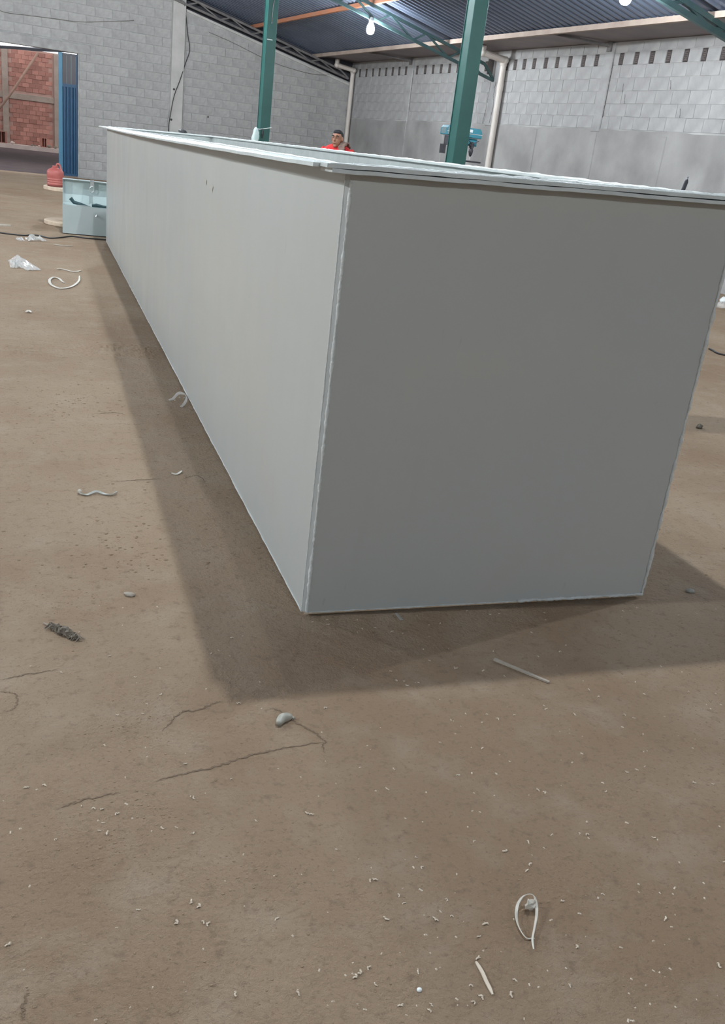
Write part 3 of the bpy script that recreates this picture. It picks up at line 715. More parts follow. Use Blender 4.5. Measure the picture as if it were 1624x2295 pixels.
# awning sheet outside that keeps the yard dark
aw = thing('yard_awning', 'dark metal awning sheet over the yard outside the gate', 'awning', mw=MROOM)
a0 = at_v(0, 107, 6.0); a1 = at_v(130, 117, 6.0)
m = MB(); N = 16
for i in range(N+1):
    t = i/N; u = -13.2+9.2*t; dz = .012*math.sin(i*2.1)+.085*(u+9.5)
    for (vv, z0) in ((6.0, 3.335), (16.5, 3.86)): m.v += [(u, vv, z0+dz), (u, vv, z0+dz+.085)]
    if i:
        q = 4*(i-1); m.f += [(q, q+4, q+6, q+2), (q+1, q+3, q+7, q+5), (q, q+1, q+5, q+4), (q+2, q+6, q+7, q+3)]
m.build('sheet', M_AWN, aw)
for u, dd in ((-12.9, -.29), (-4.4, .43)):
    for vv, hh in ((6.2, 3.335+dd), (16.2, 3.83+dd)): MB().box(u-.05, u+.05, vv-.05, vv+.05, -.02, hh).build('post', M_TRUSS, aw)

# ================================================================ DOWNPIPES
def downpipe(pts, label, r=.065):
    o = thing('downpipe', label, 'pipe', mw=MROOM)
    ps = [Vector(p) for p in pts]
    for a, b in zip(ps[:-1], ps[1:]):
        MB().tube([a, b], r, 14).build('pipe', M_PVC, o, smooth=False)
    for j in ps[1:-1]:
        MB().ell(j, r*1.18, r*1.18, r*1.18, n=14, m=9).build('elbow', M_PVC, o, smooth=True)
    return o
d1 = downpipe([(-.70, -.22, 4.09), (-.70, -.22, 3.93), (-.12, -.22, 3.86), (-.12, -.14, 3.80), (-.12, -.14, 0)], 'white downpipe in the corner of the two block walls')
pt = at_v(1140, 132, -8.5)
d2 = downpipe([(-.75, -8.5, 4.09), (-.75, -8.5, 3.95), (-.12, -8.5, 3.88), (-.12, -8.45, 3.80), (-.12, -8.45, 0)], 'white downpipe on the vent wall behind the drill press', .072)
MB().lathe([(.078, 0), (.078, .14)], (-.12, -8.45, 3.25), 14).build('coupling', M_PVC, d2)

# ================================================================ DRILL PRESS
DX, DY = 6.06, 12.95
dp = thing('drill_press', 'teal drill press standing behind the near green pillar', 'drill press', (DX, DY, 0), .12)
MB().box(-.26, .30, -.22, .22, 0, .05).build('base_plate', M_DARKM, dp, bevel=.01)
MB().lathe([(.045, .05), (.045, 2.0)], (-.02, 0, 0), 16).build('column', M_STEEL, dp)
MB().cbox(-.12, .33, -.075, .075, 1.87, 1.99, .03, 1).build('head', M_TEAL, dp)
hd = MB(); hd.prism([(-.34, 2.0), (.37, 2.0), (.37, 2.10), (.33, 2.155), (-.30, 2.155), (-.34, 2.11)], -.12, .12); hd.build('pulley_cover', M_TEAL, dp, bevel=.012)
MB().box(-.335, .372, -.124, .124, 2.055, 2.066).build('cover_seam', M_STEEL, dp)
MB().box(.10, .17, -.1215, -.12, 2.085, 2.13).build('sticker', M_STICKER, dp)
mo = MB(); mo.tube([(-.23, 0, 1.84), (-.23, 0, 1.99)], .07, 14); mo.build('motor', M_DARKM, dp); MB().box(-.3405, -.34, -.07, .07, 2.02, 2.12).build('end_plate', M_TEALG, dp); MB().box(-.325, -.20, -.1215, -.12, 2.015, 2.13).build('end_plate', M_TEALG, dp)
MB().box(-.34, -.29, -.06, .06, 1.70, 1.85).build('switch_box', M_DARKM, dp)
MB().tube([(.26, 0, 1.99), (.26, 0, 1.84)], .042, 14).build('quill', M_DARKM, dp)
MB().lathe([(.012, 1.70), (.028, 1.73), (.040, 1.78), (.038, 1.81), (.022, 1.85)], (.26, 0, 0), 14).build('chuck', M_DARKM, dp, smooth=True)
MB().tube([(.26, 0, 1.71), (.26, 0, 1.645)], .007, 8).build('drill_bit', M_STEEL, dp)
MB().tube([(.20, -.07, 1.90), (.20, -.11, 1.90)], .040, 12).build('feed_hub', M_DARKM, dp)
for k in range(3):
    a = k*2*PI/3+.5; MB().tube([(.20, -.11, 1.90), (.20+.13*math.cos(a), -.13, 1.90+.13*math.sin(a))], .007, 8).build('feed_handle', M_DARKM, dp)
MB().box(.04, .40, -.16, .16, 1.605, 1.632).build('table', M_DARKM, dp, bevel=.006)
MB().box(-.08, .08, -.06, .06, 1.54, 1.625).build('table_bracket', M_DARKM, dp)

# ================================================================ PERSON
def remeshed(m, name, mt, parent, vox, smooth_it=3):
    o = m.build(name, mt, parent)
    r = o.modifiers.new('fuse', 'REMESH'); r.mode = 'VOXEL'; r.voxel_size = vox; r.use_smooth_shade = True
    s = o.modifiers.new('smooth', 'SMOOTH'); s.iterations = smooth_it; s.factor = .5
    return o
person = thing('person', 'man in a red shirt standing behind the tank, face turned left', 'person', (3.09, 10.36, 0), math.radians(-38))
# local frame: facing -y, left/right along x
b = MB()
limb = lambda m, pts, rs, n=12: m.tube(curve(pts, 4*len(pts)) if len(pts) > 2 else pts, None or [rs[0]+(rs[-1]-rs[0])*i/max(1, (len(curve(pts, 4*len(pts))) if len(pts) > 2 else len(pts))-1) for i in range(len(curve(pts, 4*len(pts))) if len(pts) > 2 else len(pts))], n)
def torso(m, g=0.0):
    prof = [(.88, .155, .11), (.98, .165, .115), (1.08, .150, .105), (1.2, .165, .115), (1.34, .190, .12), (1.46, .200, .115), (1.53, .185, .10), (1.575, .145, .085), (1.605, .08, .065)]
    n = 20; base = len(m.v); vs = []
    for z, rx, ry in prof:
        for k in range(n):
            a = 2*PI*k/n; vs.append(((rx+g)*math.cos(a), (ry+g)*math.sin(a)-.015*(z-1.2), z))
    fs = [(i*n+k, i*n+(k+1) % n, (i+1)*n+(k+1) % n, (i+1)*n+k) for i in range(len(prof)-1) for k in range(n)]
    fs += [tuple(range(n-1, -1, -1)), tuple((len(prof)-1)*n+k for k in range(n))]
    m.add(vs, fs)
torso(b)
HEADC = Vector((0, -.055, 1.675))
b.tube([(0, 0, 1.44), (0, -.02, 1.52), (0, -.04, 1.62)], [.065, .058, .056], 12)
b.ell(HEADC+Vector((0, .02, .025)), .076, .092, .090)               # skull
b.ell(HEADC+Vector((0, -.022, -.045)), .058, .068, .072)            # jaw
b.ell(HEADC+Vector((0, -.070, -.095)), .026, .022, .020)            # chin
b.tube([HEADC+Vector((0, -.082, .018)), HEADC+Vector((0, -.104, -.018)), HEADC+Vector((0, -.100, -.030))], [.008, .014, .012], 8)   # nose
b.ell(HEADC+Vector((0, -.074, .034)), .050, .018, .012)             # brow
b.ell(HEADC+Vector((0, -.084, -.058)), .024, .012, .010)            # lips
for s in (-1, 1):
    b.ell(HEADC+Vector((s*.078, .014, -.008)), .010, .020, .032)    # ears
    limb(b, [(s*.190, 0, 1.51), (s*.240, .02, 1.32), (s*.25, .01, 1.15)], [.052, .040])
    limb(b, [(s*.25, .01, 1.15), (s*.24, -.05, 1.03), (s*.225, -.13, .93)], [.040, .028])
    hx, hy, hz = s*.222, -.15, .895
    b.ell((hx, hy, hz), .020, .042, .045, Matrix.Rotation(.5, 3, 'X'))
    for k, ln in enumerate((.072, .082, .076, .060)):
        yy = hy-.036+.022*k
        b.tube([(hx, yy-.01, hz-.03), (hx-s*.006, yy-.016, hz-.03-ln*.55), (hx-s*.022, yy-.012, hz-.03-ln)], [.0095, .009, .0075], 8)
    b.tube([(hx-s*.01, hy-.03, hz+.012), (hx-s*.035, hy-.055, hz-.015), (hx-s*.04, hy-.06, hz-.045)], [.011, .010, .008], 8)
    limb(b, [(s*.09, 0, .92), (s*.105, -.01, .7), (s*.10, 0, .5)], [.085, .058])
    limb(b, [(s*.10, 0, .5), (s*.10, .02, .3), (s*.10, .02, .08)], [.056, .038])
    b.ell((s*.10, -.045, .045), .042, .115, .040)
remeshed(b, 'body', M_SKIN, person, .0085, 2)
h = MB(); h.ell(HEADC+Vector((0, .028, .036)), .0785, .0895, .085); h.ell(HEADC+Vector((0, -.024, .085)), .056, .042, .032)
h.ell(HEADC+Vector((0, .062, .0)), .073, .052, .075)
remeshed(h, 'hair', M_HAIR, person, .007, 2)
for s in (-1, 1):
    e = MB(); e.ell(HEADC+Vector((s*.030, -.081, .014)), .013, .008, .006, n=10, m=6); eo = e.build('eye', M_EYE, person, smooth=True)
    MB().ell(HEADC+Vector((s*.030, -.0875, .014)), .005, .003, .005, n=8, m=5).build('iris', M_HAIR, eo)
    MB().tube([HEADC+Vector((s*.012, -.091, .034)), HEADC+Vector((s*.032, -.092, .040)), HEADC+Vector((s*.052, -.078, .034))], [.003, .005, .003], 6).build('eyebrow', M_HAIR, person)
MB().tube([HEADC+Vector((-.02, -.0955, -.058)), HEADC+Vector((0, -.098, -.057)), HEADC+Vector((.02, -.0955, -.058))], .0028, 6).build('mouth_line', M_JUGD, person)
sh = MB(); torso(sh, .016); sh.tube([(0, 0, 1.52), (0, -.02, 1.61)], [.095, .074], 14)
for s in (-1, 1): limb(sh, [(s*.165, 0, 1.525), (s*.205, .005, 1.47), (s*.242, .02, 1.32), (s*.25, .015, 1.23)], [.075, .058])
remeshed(sh, 'shirt', M_RED, person, .012, 2)
tr = MB(); tr.ell((0, 0, .93), .18, .13, .12)
for s in (-1, 1):
    limb(tr, [(s*.09, 0, .92), (s*.105, -.01, .7), (s*.10, 0, .5)], [.10, .075]); limb(tr, [(s*.10, 0, .5), (s*.10, .02, .3), (s*.10, .02, .09)], [.075, .062])
remeshed(tr, 'trousers', M_JEANS, person, .014, 2)
for s in (-1, 1):
    m = MB(); m.ell((s*.10, -.045, .048), .050, .135, .048); m.v = [(x, y, max(z, 0)) for x, y, z in m.v]; m.build('shoe', M_SHOE, person, smooth=True)
cl = MB(); N = 14        # cloth over the shoulder
for i in range(N+1):
    t = i/N; ang = -.2+2.0*t
    for j in range(5):
        k = j/4-.5; x = .10+.09*k+.012*math.sin(i*1.7+j); yy = -.125*math.cos(ang*1.25+.3); zz = 1.465+.165*math.sin(min(PI, ang*1.1+.45))-.10*abs(x-.07)+.008*math.sin(j*3+i)
        cl.v.append((x, yy, zz))
for i in range(N):
    for j in range(4): cl.f.append((i*5+j, i*5+j+1, i*5+6+j, i*5+5+j))
co = cl.build('shoulder_cloth', M_CLOTH, person, smooth=True)
sm = co.modifiers.new('thick', 'SOLIDIFY'); sm.thickness = .018; sm.offset = 1

# ================================================================ THINGS BEHIND THE TANK'S FAR END
# open tool box
tb = thing('tool_box', 'open grey steel tool box beside the far end of the tank', 'tool box', (-.555, 11.22, 0), -.03)
BW, BD, BH, t = .86, .40, .395, .008
m = MB(); m.box(0, BW, 0, t, .012, BH); m.build('front_panel', M_TOOLB, tb)
MB().box(0, BW, BD-t, BD, .012, BH).build('back_panel', M_TOOLIN, tb); MB().box(0, t, t, BD-t, .012, BH).build('side_panel', M_TOOLB, tb); MB().box(BW-t, BW, t, BD-t, .012, BH).build('side_panel', M_TOOLB, tb)
MB().box(t, BW-t, t, BD-t, .012, .022).build('bottom_panel', M_TOOLIN, tb)
for x in (.04, BW-.08): MB().box(x, x+.04, .02, BD-.02, 0, .012).build('skid', M_DARKM, tb)
lid = MB(); y0 = BD
lid.box(0, BW, BD+.055, BD+.063, BH-.01, .72); lid.build('lid', M_TOOLIN, tb)
MB().box(0, .010, BD, BD+.055, BH-.01, .72).build('lid_edge', M_TOOLB, tb); MB().box(BW-.01, BW, BD, BD+.055, BH-.01, .72).build('lid_edge', M_TOOLB, tb); MB().box(0, BW, BD-.05, BD+.063, .712, .722).build('lid_lip', M_TOOLB, tb)
hs = MB(); hs.box(.375, .425, BD-.062, BD-.052, .65, .735); hs.build('hasp_plate', M_STEEL, tb)
MB().tube([(.40+.026*math.sin(a), BD-.06, .61+.042*math.cos(a)) for a in [2*PI*k/16 for k in range(17)]], .008, 6).build('hasp_ring', M_STEEL, tb)
MB().tube([(.46, 0, .285), (.455, -.03, .29), (.45, -.032, .27)], .010, 8).build('staple', M_STEEL, tb)
MB().box(t, BW-t, .04, .34, .345, .355).build('tray', M_TOOLIN, tb)
# tools on the tray
o = thing('hand_tool', 'dark curved tool poking out of the open tool box', 'tool', (-.415, 11.34, .356))
MB().tube([(-.03, 0, .125), (.015, 0, .072), (.10, 0, .055), (.20, 0, .035)], [.026, .024, .022, .012], 8).build('handle', M_TOOLS, o)
MB().box(.05, .24, -.02, .02, 0, .045).build('jaw', M_STEEL, o)
o = thing('hand_tool', 'dark flat tool lying in the open tool box', 'tool', (-.155, 11.34, .356))
MB().tube([(.0, 0, .052), (.06, 0, .062), (.14, 0, .050), (.28, 0, .046)], [.014, .022, .018, .016], 8).build('handle', M_TOOLS, o)
MB().box(.0, .30, -.025, .025, 0, .044).build('jaw', M_TOOLS, o)
# wooden cable reel with the jug on it
RX, RY = -.355, 12.45
reel = thing('cable_reel', 'pale wooden cable reel standing behind the tool box', 'reel', (RX, RY, 0))
MB().lathe([(.435, 0), (.445, .01), (.445, .055), (.435, .065)], n=36).build('lower_flange', M_WOOD, reel); MB().lathe([(.435, .495), (.445, .505), (.445, .545), (.435, .55)], n=36).build('upper_flange', M_WOOD, reel)
MB().lathe([(.11, .065), (.11, .495)], n=24).build('drum', M_WOOD, reel)
jp = Vector((-.63, 12.36, .55))
jug = thing('jug', 'faded red plastic jug with a handle on the cable reel', 'jug', jp)
MB().lathe([(.112, 0), (.117, .01), (.117, .022)], n=28).build('foot', M_JUGD, jug)
prof = [(.117, .022)]+[(.117+.0035*math.sin((z-.03)*200*1.0), z) for z in [.03+.006*k for k in range(15)]]+[(.121, .13), (.121, .195), (.116, .215), (.10, .235), (.07, .252), (.045, .265), (.034, .272), (.034, .285)]
MB().lathe(prof, n=28).build('jug_body', M_JUG, jug, smooth=True)
MB().lathe([(.039, .268), (.041, .272), (.041, .288), (.036, .292)], n=18).build('neck_ring', M_JUG, jug)
MB().tube(curve([(.015, 0, .283), (.025, 0, .315), (.05, 0, .318), (.072, 0, .285), (.082, -.01, .235), (.086, -.02, .20)], 30), .014, 8).build('handle', M_JUG, jug, smooth=True)
tp = thing('tape_measure', 'small yellow and black tape measure on the cable reel', 'tape measure', (-.475, 12.30, .55))
MB().box(-.03, .03, -.02, .02, 0, .062).build('case', M_YELLOW, tp, bevel=.006); MB().box(-.034, .02, -.021, -.0205, .018, .034).build('band', M_BLACK, tp); MB().box(-.02, .032, -.0215, -.0205, .044, .054).build('band', M_BLACK, tp)

# black cord across the floor by the tool box
cpts = [(-60, 512), (0, 523), (50, 529), (68, 528), (90, 530), (110, 535), (135, 534), (160, 531), (190, 535), (215, 537), (240, 539)]
cps = [fl(*q)+Vector((0, 0, .009)) for q in cpts]; cps += [Vector((.35, 11.05, .009)), Vector((.9, 11.1, .009))]
tag(MB().tube(curve(cps, 70), .009, 7).build('power_cord', M_BLACK, smooth=True), 'black power cord lying across the floor in front of the tool box', 'cord')
# something cut by the left edge
lg = thing('metal_stand', 'grey metal stand at the left edge of the picture', 'stand', fl(-16, 478))
MB().box(-.10, .05, -.05, .05, 0, .012).build('foot', M_STEEL, lg); MB().tube([(.0, 0, .01), (-.06, 0, .2)], .02, 8).build('leg', M_STEEL, lg); MB().box(-.16, .02, -.05, .05, .2, .215).build('top', M_STICKER, lg)

# rod leaning behind the tank at right, rag on the far rim
q = at_x(1537, 408, 1.335); rl = MB()
rl.tube([(1.05, q.y+.03, .033), (1.28, q.y+.008, 1.25), (q.x, q.y, q.z), (q.x+.004, q.y, q.z+.018)], [.008, .0075, .0075, .002], 8)
tag(rl.build('steel_rod', M_DARKM, smooth=True), 'dark pointed rod poking up out of the tank on the right', 'rod')
q = at_y(409, 291, TL+.02); m = MB()
m.ell((q.x, TL+.01, zt(q.x+.07)+RT+.018), .06, .04, .03, n=10, m=6); rr = random.Random(2)
m.v = [(x+rr.uniform(-.008, .008), y+rr.uniform(-.006, .006), max(z+rr.uniform(-.006, .006), zt(q.x+.07)+RT+.006)) for x, y, z in m.v]
tag(m.build('black_rag', M_BLACK), 'small black rag on the rim at the far end of the tank', 'rag')

# ================================================================ LITTER ON THE FLOOR
UPZ = Vector((0, 0, 1))
def strip_thing(name, pts, wd, th, mt, label, cat, group=None, lift=.0, twist=0.0):
    """flat ribbon laid along floor pixels; pts = (x, y, height)"""
    ps = curve([fl(x, y)+UPZ*(h+th/2) for x, y, h in pts], 12*len(pts)); m = MB(); n = len(ps)
    for i, p in enumerate(ps):
        t_ = (ps[min(i+1, n-1)]-ps[max(i-1, 0)]).normalized(); s = t_.cross(UPZ); s = s.normalized() if s.length > 1e-4 else Vector((1, 0, 0))
        a = twist*math.sin(i/n*PI*3); s2 = s*math.cos(a)+UPZ*math.sin(a); nn = s2.cross(t_).normalized()
        e = wd/2*(1-.55*abs(2*i/(n-1)-1)**4); lift_ = abs(math.sin(a))*e
        for sx, sy in ((-1, -1), (1, -1), (1, 1), (-1, 1)): m.v.append(p+UPZ*lift_+s2*e*sx+nn*th/2*sy)
        if i:
            b0 = 4*(i-1)
            for k in range(4): m.f.append((b0+k, b0+(k+1) % 4, b0+4+(k+1) % 4, b0+4+k))
    m.f += [(0, 1, 2, 3), tuple(4*(n-1)+k for k in (3, 2, 1, 0))]
    return tag(m.build(name, mt, smooth=False), label, cat, group)
def film(name, outline, mt, label, amp=.02, cat='plastic film', n=9, seed=1):
    """crumpled sheet over an outline of four floor pixels"""
    r = random.Random(seed); c = [fl(*q) for q in outline]; m = MB()
    hgt = [[r.random() for _ in range(n+1)] for _ in range(n+1)]
    for i in range(n+1):
        for j in range(n+1):
            a, b_ = i/n, j/n; p = c[0].lerp(c[1], a).lerp(c[3].lerp(c[2], a), b_)
            e = min(a, 1-a, b_, 1-b_)*4; z = .002+amp*hgt[i][j]*(.25+.75*min(1, e))
            m.v.append((p.x+r.uniform(-.006, .006), p.y+r.uniform(-.02, .02)*amp*20, z))
    for i in range(n):
        for j in range(n): m.f.append((i*(n+1)+j, (i+1)*(n+1)+j, (i+1)*(n+1)+j+1, i*(n+1)+j+1))
    o = m.build(name, mt); s = o.modifiers.new('thick', 'SOLIDIFY'); s.thickness = .0012; s.offset = 1
    return tag(o, label, cat)
FS = film('plastic_film', [(17, 586), (40, 572), (92, 606), (62, 607)], M_FILMW, 'milky sheet of plastic film lying open on the floor at left', .03, seed=3)
FF = film('folded_flap', [(20, 590), (46, 583), (48, 602), (24, 602)], M_FILM, 'shiny folded flap', .05, seed=5); FF.parent = FS; del FF['category']
film('plastic_film', [(56, 535), (88, 533.5), (104, 541), (64, 542)], M_FILM, 'crumpled clear film lying beside the black cord', .07, seed=8)
film('plastic_film', [(34, 534), (50, 533), (56, 540), (40, 540)], M_FILMW, 'small beige scrap of film left of the crumpled clear one', .03, seed=9)
strip_thing('plastic_strip', [(178, 620, .004), (176, 632, .004), (160, 644, .004), (135, 648, .004), (115, 640, .004), (111, 630, .006), (120, 624, .008), (132, 626, .004), (139, 632, .003), (144, 635, .004)], .024, .006, M_WHITEP, 'white plastic strip curled into a spiral on the floor', 'plastic strip')
strip_thing('plastic_strip', [(128, 606, .01), (135, 604, .004), (148, 606, .003), (158, 609, .003), (170, 610, .003), (182, 608, .006)], .022, .005, M_WHITEP, 'pale wavy plastic strip just beyond the spiral one', 'plastic strip')
strip_thing('plastic_strip', [(120, 549, .003), (140, 551, .003), (162, 552.5, .003)], .03, .004, M_WHITEP, 'thin pale strip on the floor in front of the tool box', 'plastic strip')
strip_thing('plastic_stick', [(-14, 505, .0), (5, 506, .0), (24, 507, .0)], .05, .02, M_WHITEP, 'white stick lying on the floor at the left edge', 'stick')
strip_thing('plastic_strip', [(175, 1105, .012), (180, 1109, .003), (195, 1111, .002), (215, 1107, .006), (235, 1110, .003), (250, 1111, .002), (262, 1106, .006)], .012, .004, M_GREYP, 'twisted grey-white plastic strip on the floor left of the tank', 'plastic strip', twist=.5)
p = fl(178.5, 1106); m = MB(); m.ell((p.x, p.y, .010), .009, .009, .010, n=10, m=6)
tag(m.build('plastic_bead', M_WHITEP, smooth=True), 'white bead at the end of the twisted plastic strip', 'bead')
strip_thing('plastic_strip', [(384, 1062, .003), (393, 1064, .001), (400, 1062, .001), (407, 1058, .004)], .012, .003, M_WHITEP, 'short bent white sliver in the shadow left of the tank', 'plastic strip')
strip_thing('plastic_strip', [(58, 702, .006), (64, 700, .012), (70, 702, .004)], .02, .005, M_WHITEP, 'small arched pale chip on the floor at far left', 'chip')
# wood stick
def slat(a, b, w0, w1, th, mt, name, label, cat):
    A, B = fl(*a), fl(*b); t_ = (B-A).normalized(); s = t_.cross(UPZ); m = MB()
    m.hexa([A-s*w0/2+UPZ*.001, A+s*w0/2+UPZ*.001, B+s*w1/2+UPZ*.001, B-s*w1/2+UPZ*.001, A-s*w0/2+UPZ*th, A+s*w0/2+UPZ*th, B+s*w1/2+UPZ*th, B-s*w1/2+UPZ*th])
    return tag(m.build(name, mt, bevel=.001), label, cat)
slat((1106, 1480), (1230, 1532), .013, .009, .008, M_STICK, 'wood_stick', 'thin flat wooden stick on the floor in front of the tank', 'stick')
slat((887, 1376), (900, 1391), .008, .012, .004, M_GREYP, 'plastic_offcut', 'short grey offcut by the bottom edge of the front sheet', 'offcut')
# loop of ribbon, near the camera
lp = [(1195, 2128, .0), (1192, 2108, .002), (1196, 2085, .004), (1200, 2060, .008), (1198, 2040, .016), (1190, 2026, .022), (1172, 2024, .020), (1158, 2036, .012), (1155, 2060, .006), (1162, 2085, .004), (1178, 2105, .002), (1197, 2104, .0)]
strip_thing('plastic_ribbon', lp, .0062, .0016, M_WHITEP, 'thin white plastic ribbon curled into a loop near the camera', 'ribbon', twist=.9)
p0 = fl(1182, 2040); m = MB(); rr = random.Random(11)
m.ell((p0.x+.004, p0.y, .016), .013, .009, .012, n=9, m=6); m.v = [(x+rr.uniform(-.003, .003), y+rr.uniform(-.003, .003), max(.001, z+rr.uniform(-.003, .003))) for x, y, z in m.v]
tag(m.build('plastic_scrap', M_WHITEP), 'white scrap caught in the top of the ribbon loop', 'scrap')
strip_thing('plastic_strip', [(1065, 2158, .002), (1072, 2168, .001), (1080, 2182, .001), (1088, 2200, .001), (1096, 2216, .001), (1103, 2231, .001)], .0075, .003, M_SHAV, 'thin pale strip of plastic lying left of the ribbon loop', 'plastic strip')
# lumps and chips
def lump(name, x, y, sx, sy, sz, rz, mt, label, cat, seed=1, jit=.18, flat=.45):
    p = fl(x, y); r = random.Random(seed); m = MB(); m.ell((0, 0, 0), sx, sy, sz, n=12, m=7)
    m.v = [tuple(c*(1+r.uniform(-jit, jit)) for c in q) for q in m.v]; zc = -sz*flat; m.v = [(a, b_, max(c, zc)-zc) for a, b_, c in m.v]
    o = m.build(name, mt, smooth=True); o.location = p; o.rotation_euler = (0, 0, rz); return tag(o, label, cat)
pl_p = [(624, 1628, .008), (630, 1618, .010), (642, 1613, .009), (653, 1610, .004), (658, 1612, .002)]
ps = [fl(x, y)+UPZ*h for x, y, h in pl_p]
tag(MB().tube(curve(ps, 20), [.008+.006*math.sin(PI*min(1, i/14)) if i < 15 else .004 for i in range(len(curve(ps, 20)))], 10).build('plastic_lump', M_LUMP, smooth=True), 'smooth pale bent plastic lump on the cracked floor', 'lump')
lump('stone_chip', 290, 1334, .021, .014, .007, -.6, M_CHIP, 'flat grey stone chip on the floor at left', 'chip', 4)
lump('stone_chip', 1546, 1327, .017, .010, .010, -.4, M_GREYP, 'grey scrap in the shadow right of the tank', 'scrap', 6, .35)
lump('dirt_clod', 1566, 960, .03, .02, .02, .3, M_DEBRIS, 'small dark clod on the floor right of the tank', 'clod', 7, .4)
lump('plastic_chip', 939, 2220, .0055, .005, .004, 0, M_STICKER, 'bright white round chip at the bottom of the picture', 'chip', 8, .1)
for i, (x, y) in enumerate(((1616, 690), (1622, 678))):
    lump('paper_wad', x, y, .10, .07, .06, .4*i, M_FILMW if i == 0 else M_STICKER, ('crumpled white wad on the floor at the right edge', 'smaller white wad behind the crumpled one at the right edge')[i], 'wad', 12+i, .35)
cps = [fl(*q)+UPZ*.008 for q in ((1588, 783), (1598, 788), (1604, 792), (1616, 796), (1640, 800))]
tag(MB().tube(curve(cps, 24), .010, 7).build('cable_piece', M_BLACK, smooth=True), 'piece of black cable on the floor at the right edge', 'cable')
# fibrous dirt clump
cl = thing('fibre_clump', 'dark dirty clump of fibres on the floor at left', 'clump', fl(141, 1420)); r = random.Random(21)
o0 = fl(141, 1420); A = fl(100, 1400)-o0; B = fl(186, 1440)-o0
m = MB(); m.tube(curve([A*.75+UPZ*.003, A*.3+UPZ*.007, B*.2+UPZ*.008, B*.75+UPZ*.006], 18), [.004+.010*math.sin(PI*(k+.5)/19) for k in range(19)], 9); m.v = [(x+r.uniform(-.005, .005), y+r.uniform(-.005, .005), max(.0, z*1.1+r.uniform(-.006, .006))) for x, y, z in m.v]; m.build('core', M_DEBRIS, cl)
for k in range(40):
    t_ = r.uniform(.1, .95); c = A.lerp(B, t_); d = Vector((r.uniform(-.022, .022), r.uniform(-.016, .016), 0))
    MB().tube([c-d+UPZ*.003, c+UPZ*r.uniform(.012, .022), c+d+UPZ*.002], .0012, 5).build('fibre', M_DEBRIS if k % 3 else M_CHIP, cl)
MB().tube([A*.7+UPZ*.004, A*1.0+UPZ*.004, A*1.1+UPZ*.006], [.004, .002, .001], 6).build('stem', M_CHIP, cl)
# clear curl next to the tank
ccl = thing('film_curl', 'clear glossy plastic curl against the foot of the tank', 'plastic curl', fl(398, 902)); o0 = fl(398, 902)
cpts = [(377, 899, .006), (387, 897, .012), (397, 891, .035), (408, 893, .05), (417, 898, .04), (415, 905, .02), (408, 912, .006), (403, 914, .003)]
ps = curve([fl(x, y)-o0+UPZ*h*.6 for x, y, h in cpts], 40)
m = MB(); n = len(ps)
for i, q in enumerate(ps):
    e = .022*math.sin(PI*(i+.5)/n)**.7+.003
    m.v += [q+Vector((0, e, .006)), q+Vector((.004, -e, max(0, .002)))]
    if i: m.f.append((2*i-2, 2*i-1, 2*i+1, 2*i))
m.v = [(x, y, max(z, .001)) for x, y, z in m.v]
co = m.build('curl', M_FILM, ccl, smooth=True); sm = co.modifiers.new('thick', 'SOLIDIFY'); sm.thickness = .0015
for x, y, hh in ((402, 897, .018), (413, 898, .016), (392, 901, .010), (410, 912, .004)):
    q = fl(x, y)-o0; MB().ell((q.x, q.y, hh), .006, .004, .005, n=8, m=5).build('modelled_glint', M_WHITEP, ccl)  # white blobs modelled as highlights on the clear curl

# shavings: individual curls where they can be made out, the rest as crumbs
SH = []
def shaving_mesh(seed):
    r = random.Random(seed); m = MB(); k = 7; pts = []; a = r.uniform(0, 6); x = y = 0; zz = .001
    for i in range(k):
        pts.append(Vector((x, y, max(.0012, zz)))); a += r.uniform(-1.1, 1.1); x += .0032*math.cos(a); y += .0032*math.sin(a); zz = abs(.004*math.sin(i*1.2+seed))
    c = sum(pts, Vector())/k; pts = [q-Vector((c.x, c.y, 0)) for q in pts]
    m.tube(pts, [.0014+.0012*math.sin(PI*(i+.6)/k) for i in range(k)], 5, flat=.7)
    if seed % 2: m.tube([pts[3], pts[3]+Vector((r.uniform(-.006, .006), r.uniform(-.006, .006), .003))], [.0016, .0007], 5)
    z0 = min(v[2] for v in m.v); m.v = [(p_[0], p_[1], p_[2]-z0) for p_ in m.v]
    return m.mesh('shaving', M_SHAV)
SH = [shaving_mesh(i) for i in range(8)]
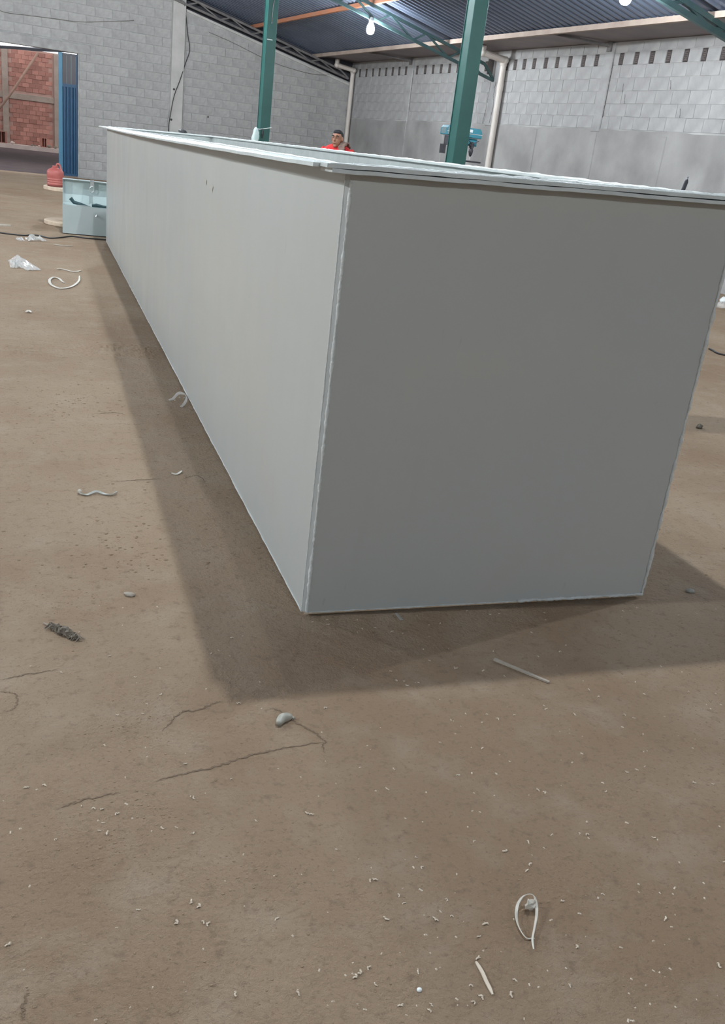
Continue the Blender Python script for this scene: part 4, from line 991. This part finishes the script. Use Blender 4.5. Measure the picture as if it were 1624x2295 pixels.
BIG = [(473, 1465), (490, 1459), (515, 1471), (519, 1430), (303, 1518), (360, 1557), (329, 1578), (320, 1600), (245, 1471), (137, 1508), (582, 1529), (534, 1577), (263, 1603), (728, 1588), (415, 1712), (281, 1743), (100, 1761), (59, 1766), (518, 1746),
       (182, 1807), (210, 1813), (228, 1814), (262, 1825), (231, 1845), (222, 1862), (240, 1868), (363, 1857), (395, 1855), (432, 1868), (124, 1883), (434, 1789), (688, 1823), (698, 1826), (573, 1840), (310, 2040), (428, 2022), (445, 2032), (395, 2068),
       (466, 2072), (455, 2068), (620, 2060), (18, 2118), (527, 2229), (668, 2226), (795, 2190), (806, 2180), (826, 2170), (841, 2207), (936, 2178), (897, 2254), (966, 2253), (962, 2266), (1055, 2210), (1060, 2248), (1078, 2236), (1145, 2230), (1154, 2198), (1070, 2148),
       (1072, 2100), (1087, 2072), (1012, 2054), (1000, 2018), (865, 2060), (893, 2008), (905, 2025), (975, 2061), (829, 1975), (840, 1972), (945, 1945), (932, 1922), (1062, 1886), (1131, 1908), (1183, 1888), (1180, 1952), (1187, 1938), (1236, 1872), (1298, 1869), (1315, 1872), (1464, 1878),
       (882, 1724), (867, 1769), (1026, 1738), (1080, 1678), (985, 1664), (1043, 1600), (1090, 1602), (1115, 1612), (1152, 1603), (1223, 1590), (1218, 1582), (1287, 1602), (1319, 1546), (1340, 1562), (1398, 1603), (1420, 1610), (1404, 1731), (1444, 1718), (1426, 1726), (1357, 1775), (1205, 1771), (1597, 1758), (1555, 1755), (1442, 1685), (1440, 1646),
       (962, 1481), (1021, 1499), (1082, 1504), (1130, 1516), (905, 1527), (888, 1526), (912, 1537), (875, 1505), (878, 1416), (902, 1420), (1190, 1418), (1205, 1472), (1254, 1461), (1222, 1390), (1427, 1363), (1395, 1370), (1482, 1312), (1560, 1375), (986, 1398), (1046, 1370), (1098, 1378), (1118, 1376), (733, 1389), (735, 1400), (700, 1394), (840, 1407), (800, 1390), (812, 1410), (1292, 2123), (1260, 2020), (1350, 2005), (1624, 1935), (1490, 2060), (1276, 2210), (1610, 2165)]
for i, (x, y) in enumerate(BIG):
    p = fl(x, y); o = put('plastic_shaving', SH[i % 8], None, p, random.uniform(0, 6), None)
    s = random.uniform(.45, .8)*(1.1 if y > 1900 else 1.0); o.scale = (s, s, s)
    near = y > 1660
    tag(o, 'small pale plastic shaving on the bare floor in the foreground' if near else 'small pale plastic shaving on the floor by the near end of the tank', 'shaving', 'plastic shavings in the foreground' if near else 'plastic shavings by the tank')
cr = MB(); r = random.Random(33)
for k in range(300):
    x, y = r.uniform(0, 1624), 1340+955*r.random()
    if x < 700 and r.random() < .6: continue
    p = fl(x, y)
    if -.0 < p.x < TW and p.y > -.01: continue
    s = r.uniform(.0008, .0022); a = r.uniform(0, 6); d = Vector((math.cos(a), math.sin(a), 0))*s*r.uniform(1, 2.4); e = Vector((-math.sin(a), math.cos(a), 0))*s
    cr.add([p-d-e, p+d-e, p+d+e, p-d+e, p+UPZ*s*1.3], [(0, 1, 4), (1, 2, 4), (2, 3, 4), (3, 0, 4), (3, 2, 1, 0)])
co = cr.build('shaving_crumbs', M_SHAV); tag(co, 'fine pale plastic crumbs scattered over the brown floor', 'crumbs', kind='stuff')
cr = MB(); CLS = [(280, 1240, 130, 70), (160, 1350, 90, 40), (300, 1640, 60, 50), (330, 1830, 130, 70), (240, 1900, 150, 80), (230, 785, 130, 14), (150, 900, 120, 40), (1560, 1560, 60, 120), (1350, 1430, 160, 60), (1500, 1700, 120, 120), (560, 1950, 160, 80), (1250, 2000, 160, 120)]
for k in range(1500):
    if k < 500: x, y = r.uniform(0, 1624), 900+1395*r.random()
    else:
        c = CLS[k % len(CLS)]; x, y = r.gauss(c[0], c[2]*.6), r.gauss(c[1], c[3]*.6)
    if y < 640 or x < -20: continue
    p = fl(x, y)
    if -.02 < p.x < TW+.02 and p.y > -.02: continue
    s_ = r.uniform(.0008, .0030)*(1 if y > 1300 else 2.2); m = MB(); m.ell(p+UPZ*s_*.1, s_*r.uniform(.8, 1.7), s_*r.uniform(.8, 1.3), s_*.55, n=6, m=4); cr.add(m.v, m.f)
co = cr.build('grit', M_SOIL); tag(co, 'fine brown grit and clods scattered on the packed floor', 'grit', kind='stuff')
# rough low ridge of loose earth across the floor on the left
r = random.Random(9); m = MB(); nx, ny = 70, 16; q0 = [fl(-30, 768), fl(372, 768), fl(372, 806), fl(-30, 806)]
for i in range(nx+1):
    for j in range(ny+1):
        a, b_ = i/nx, j/ny; p = q0[0].lerp(q0[1], a).lerp(q0[3].lerp(q0[2], a), b_)
        e = min(1, 5*min(b_, 1-b_))*min(1, 8*min(a, 1-a)); wv = .5+.5*math.sin(a*9+1)*math.sin(a*4)
        m.v.append((p.x, p.y, .0005+e*(.004+.016*r.random()**2)*(.35+.65*wv) if p.x < -.01 else .0004))
for i in range(nx):
    for j in range(ny): m.f.append((i*(ny+1)+j, (i+1)*(ny+1)+j, (i+1)*(ny+1)+j+1, i*(ny+1)+j+1))
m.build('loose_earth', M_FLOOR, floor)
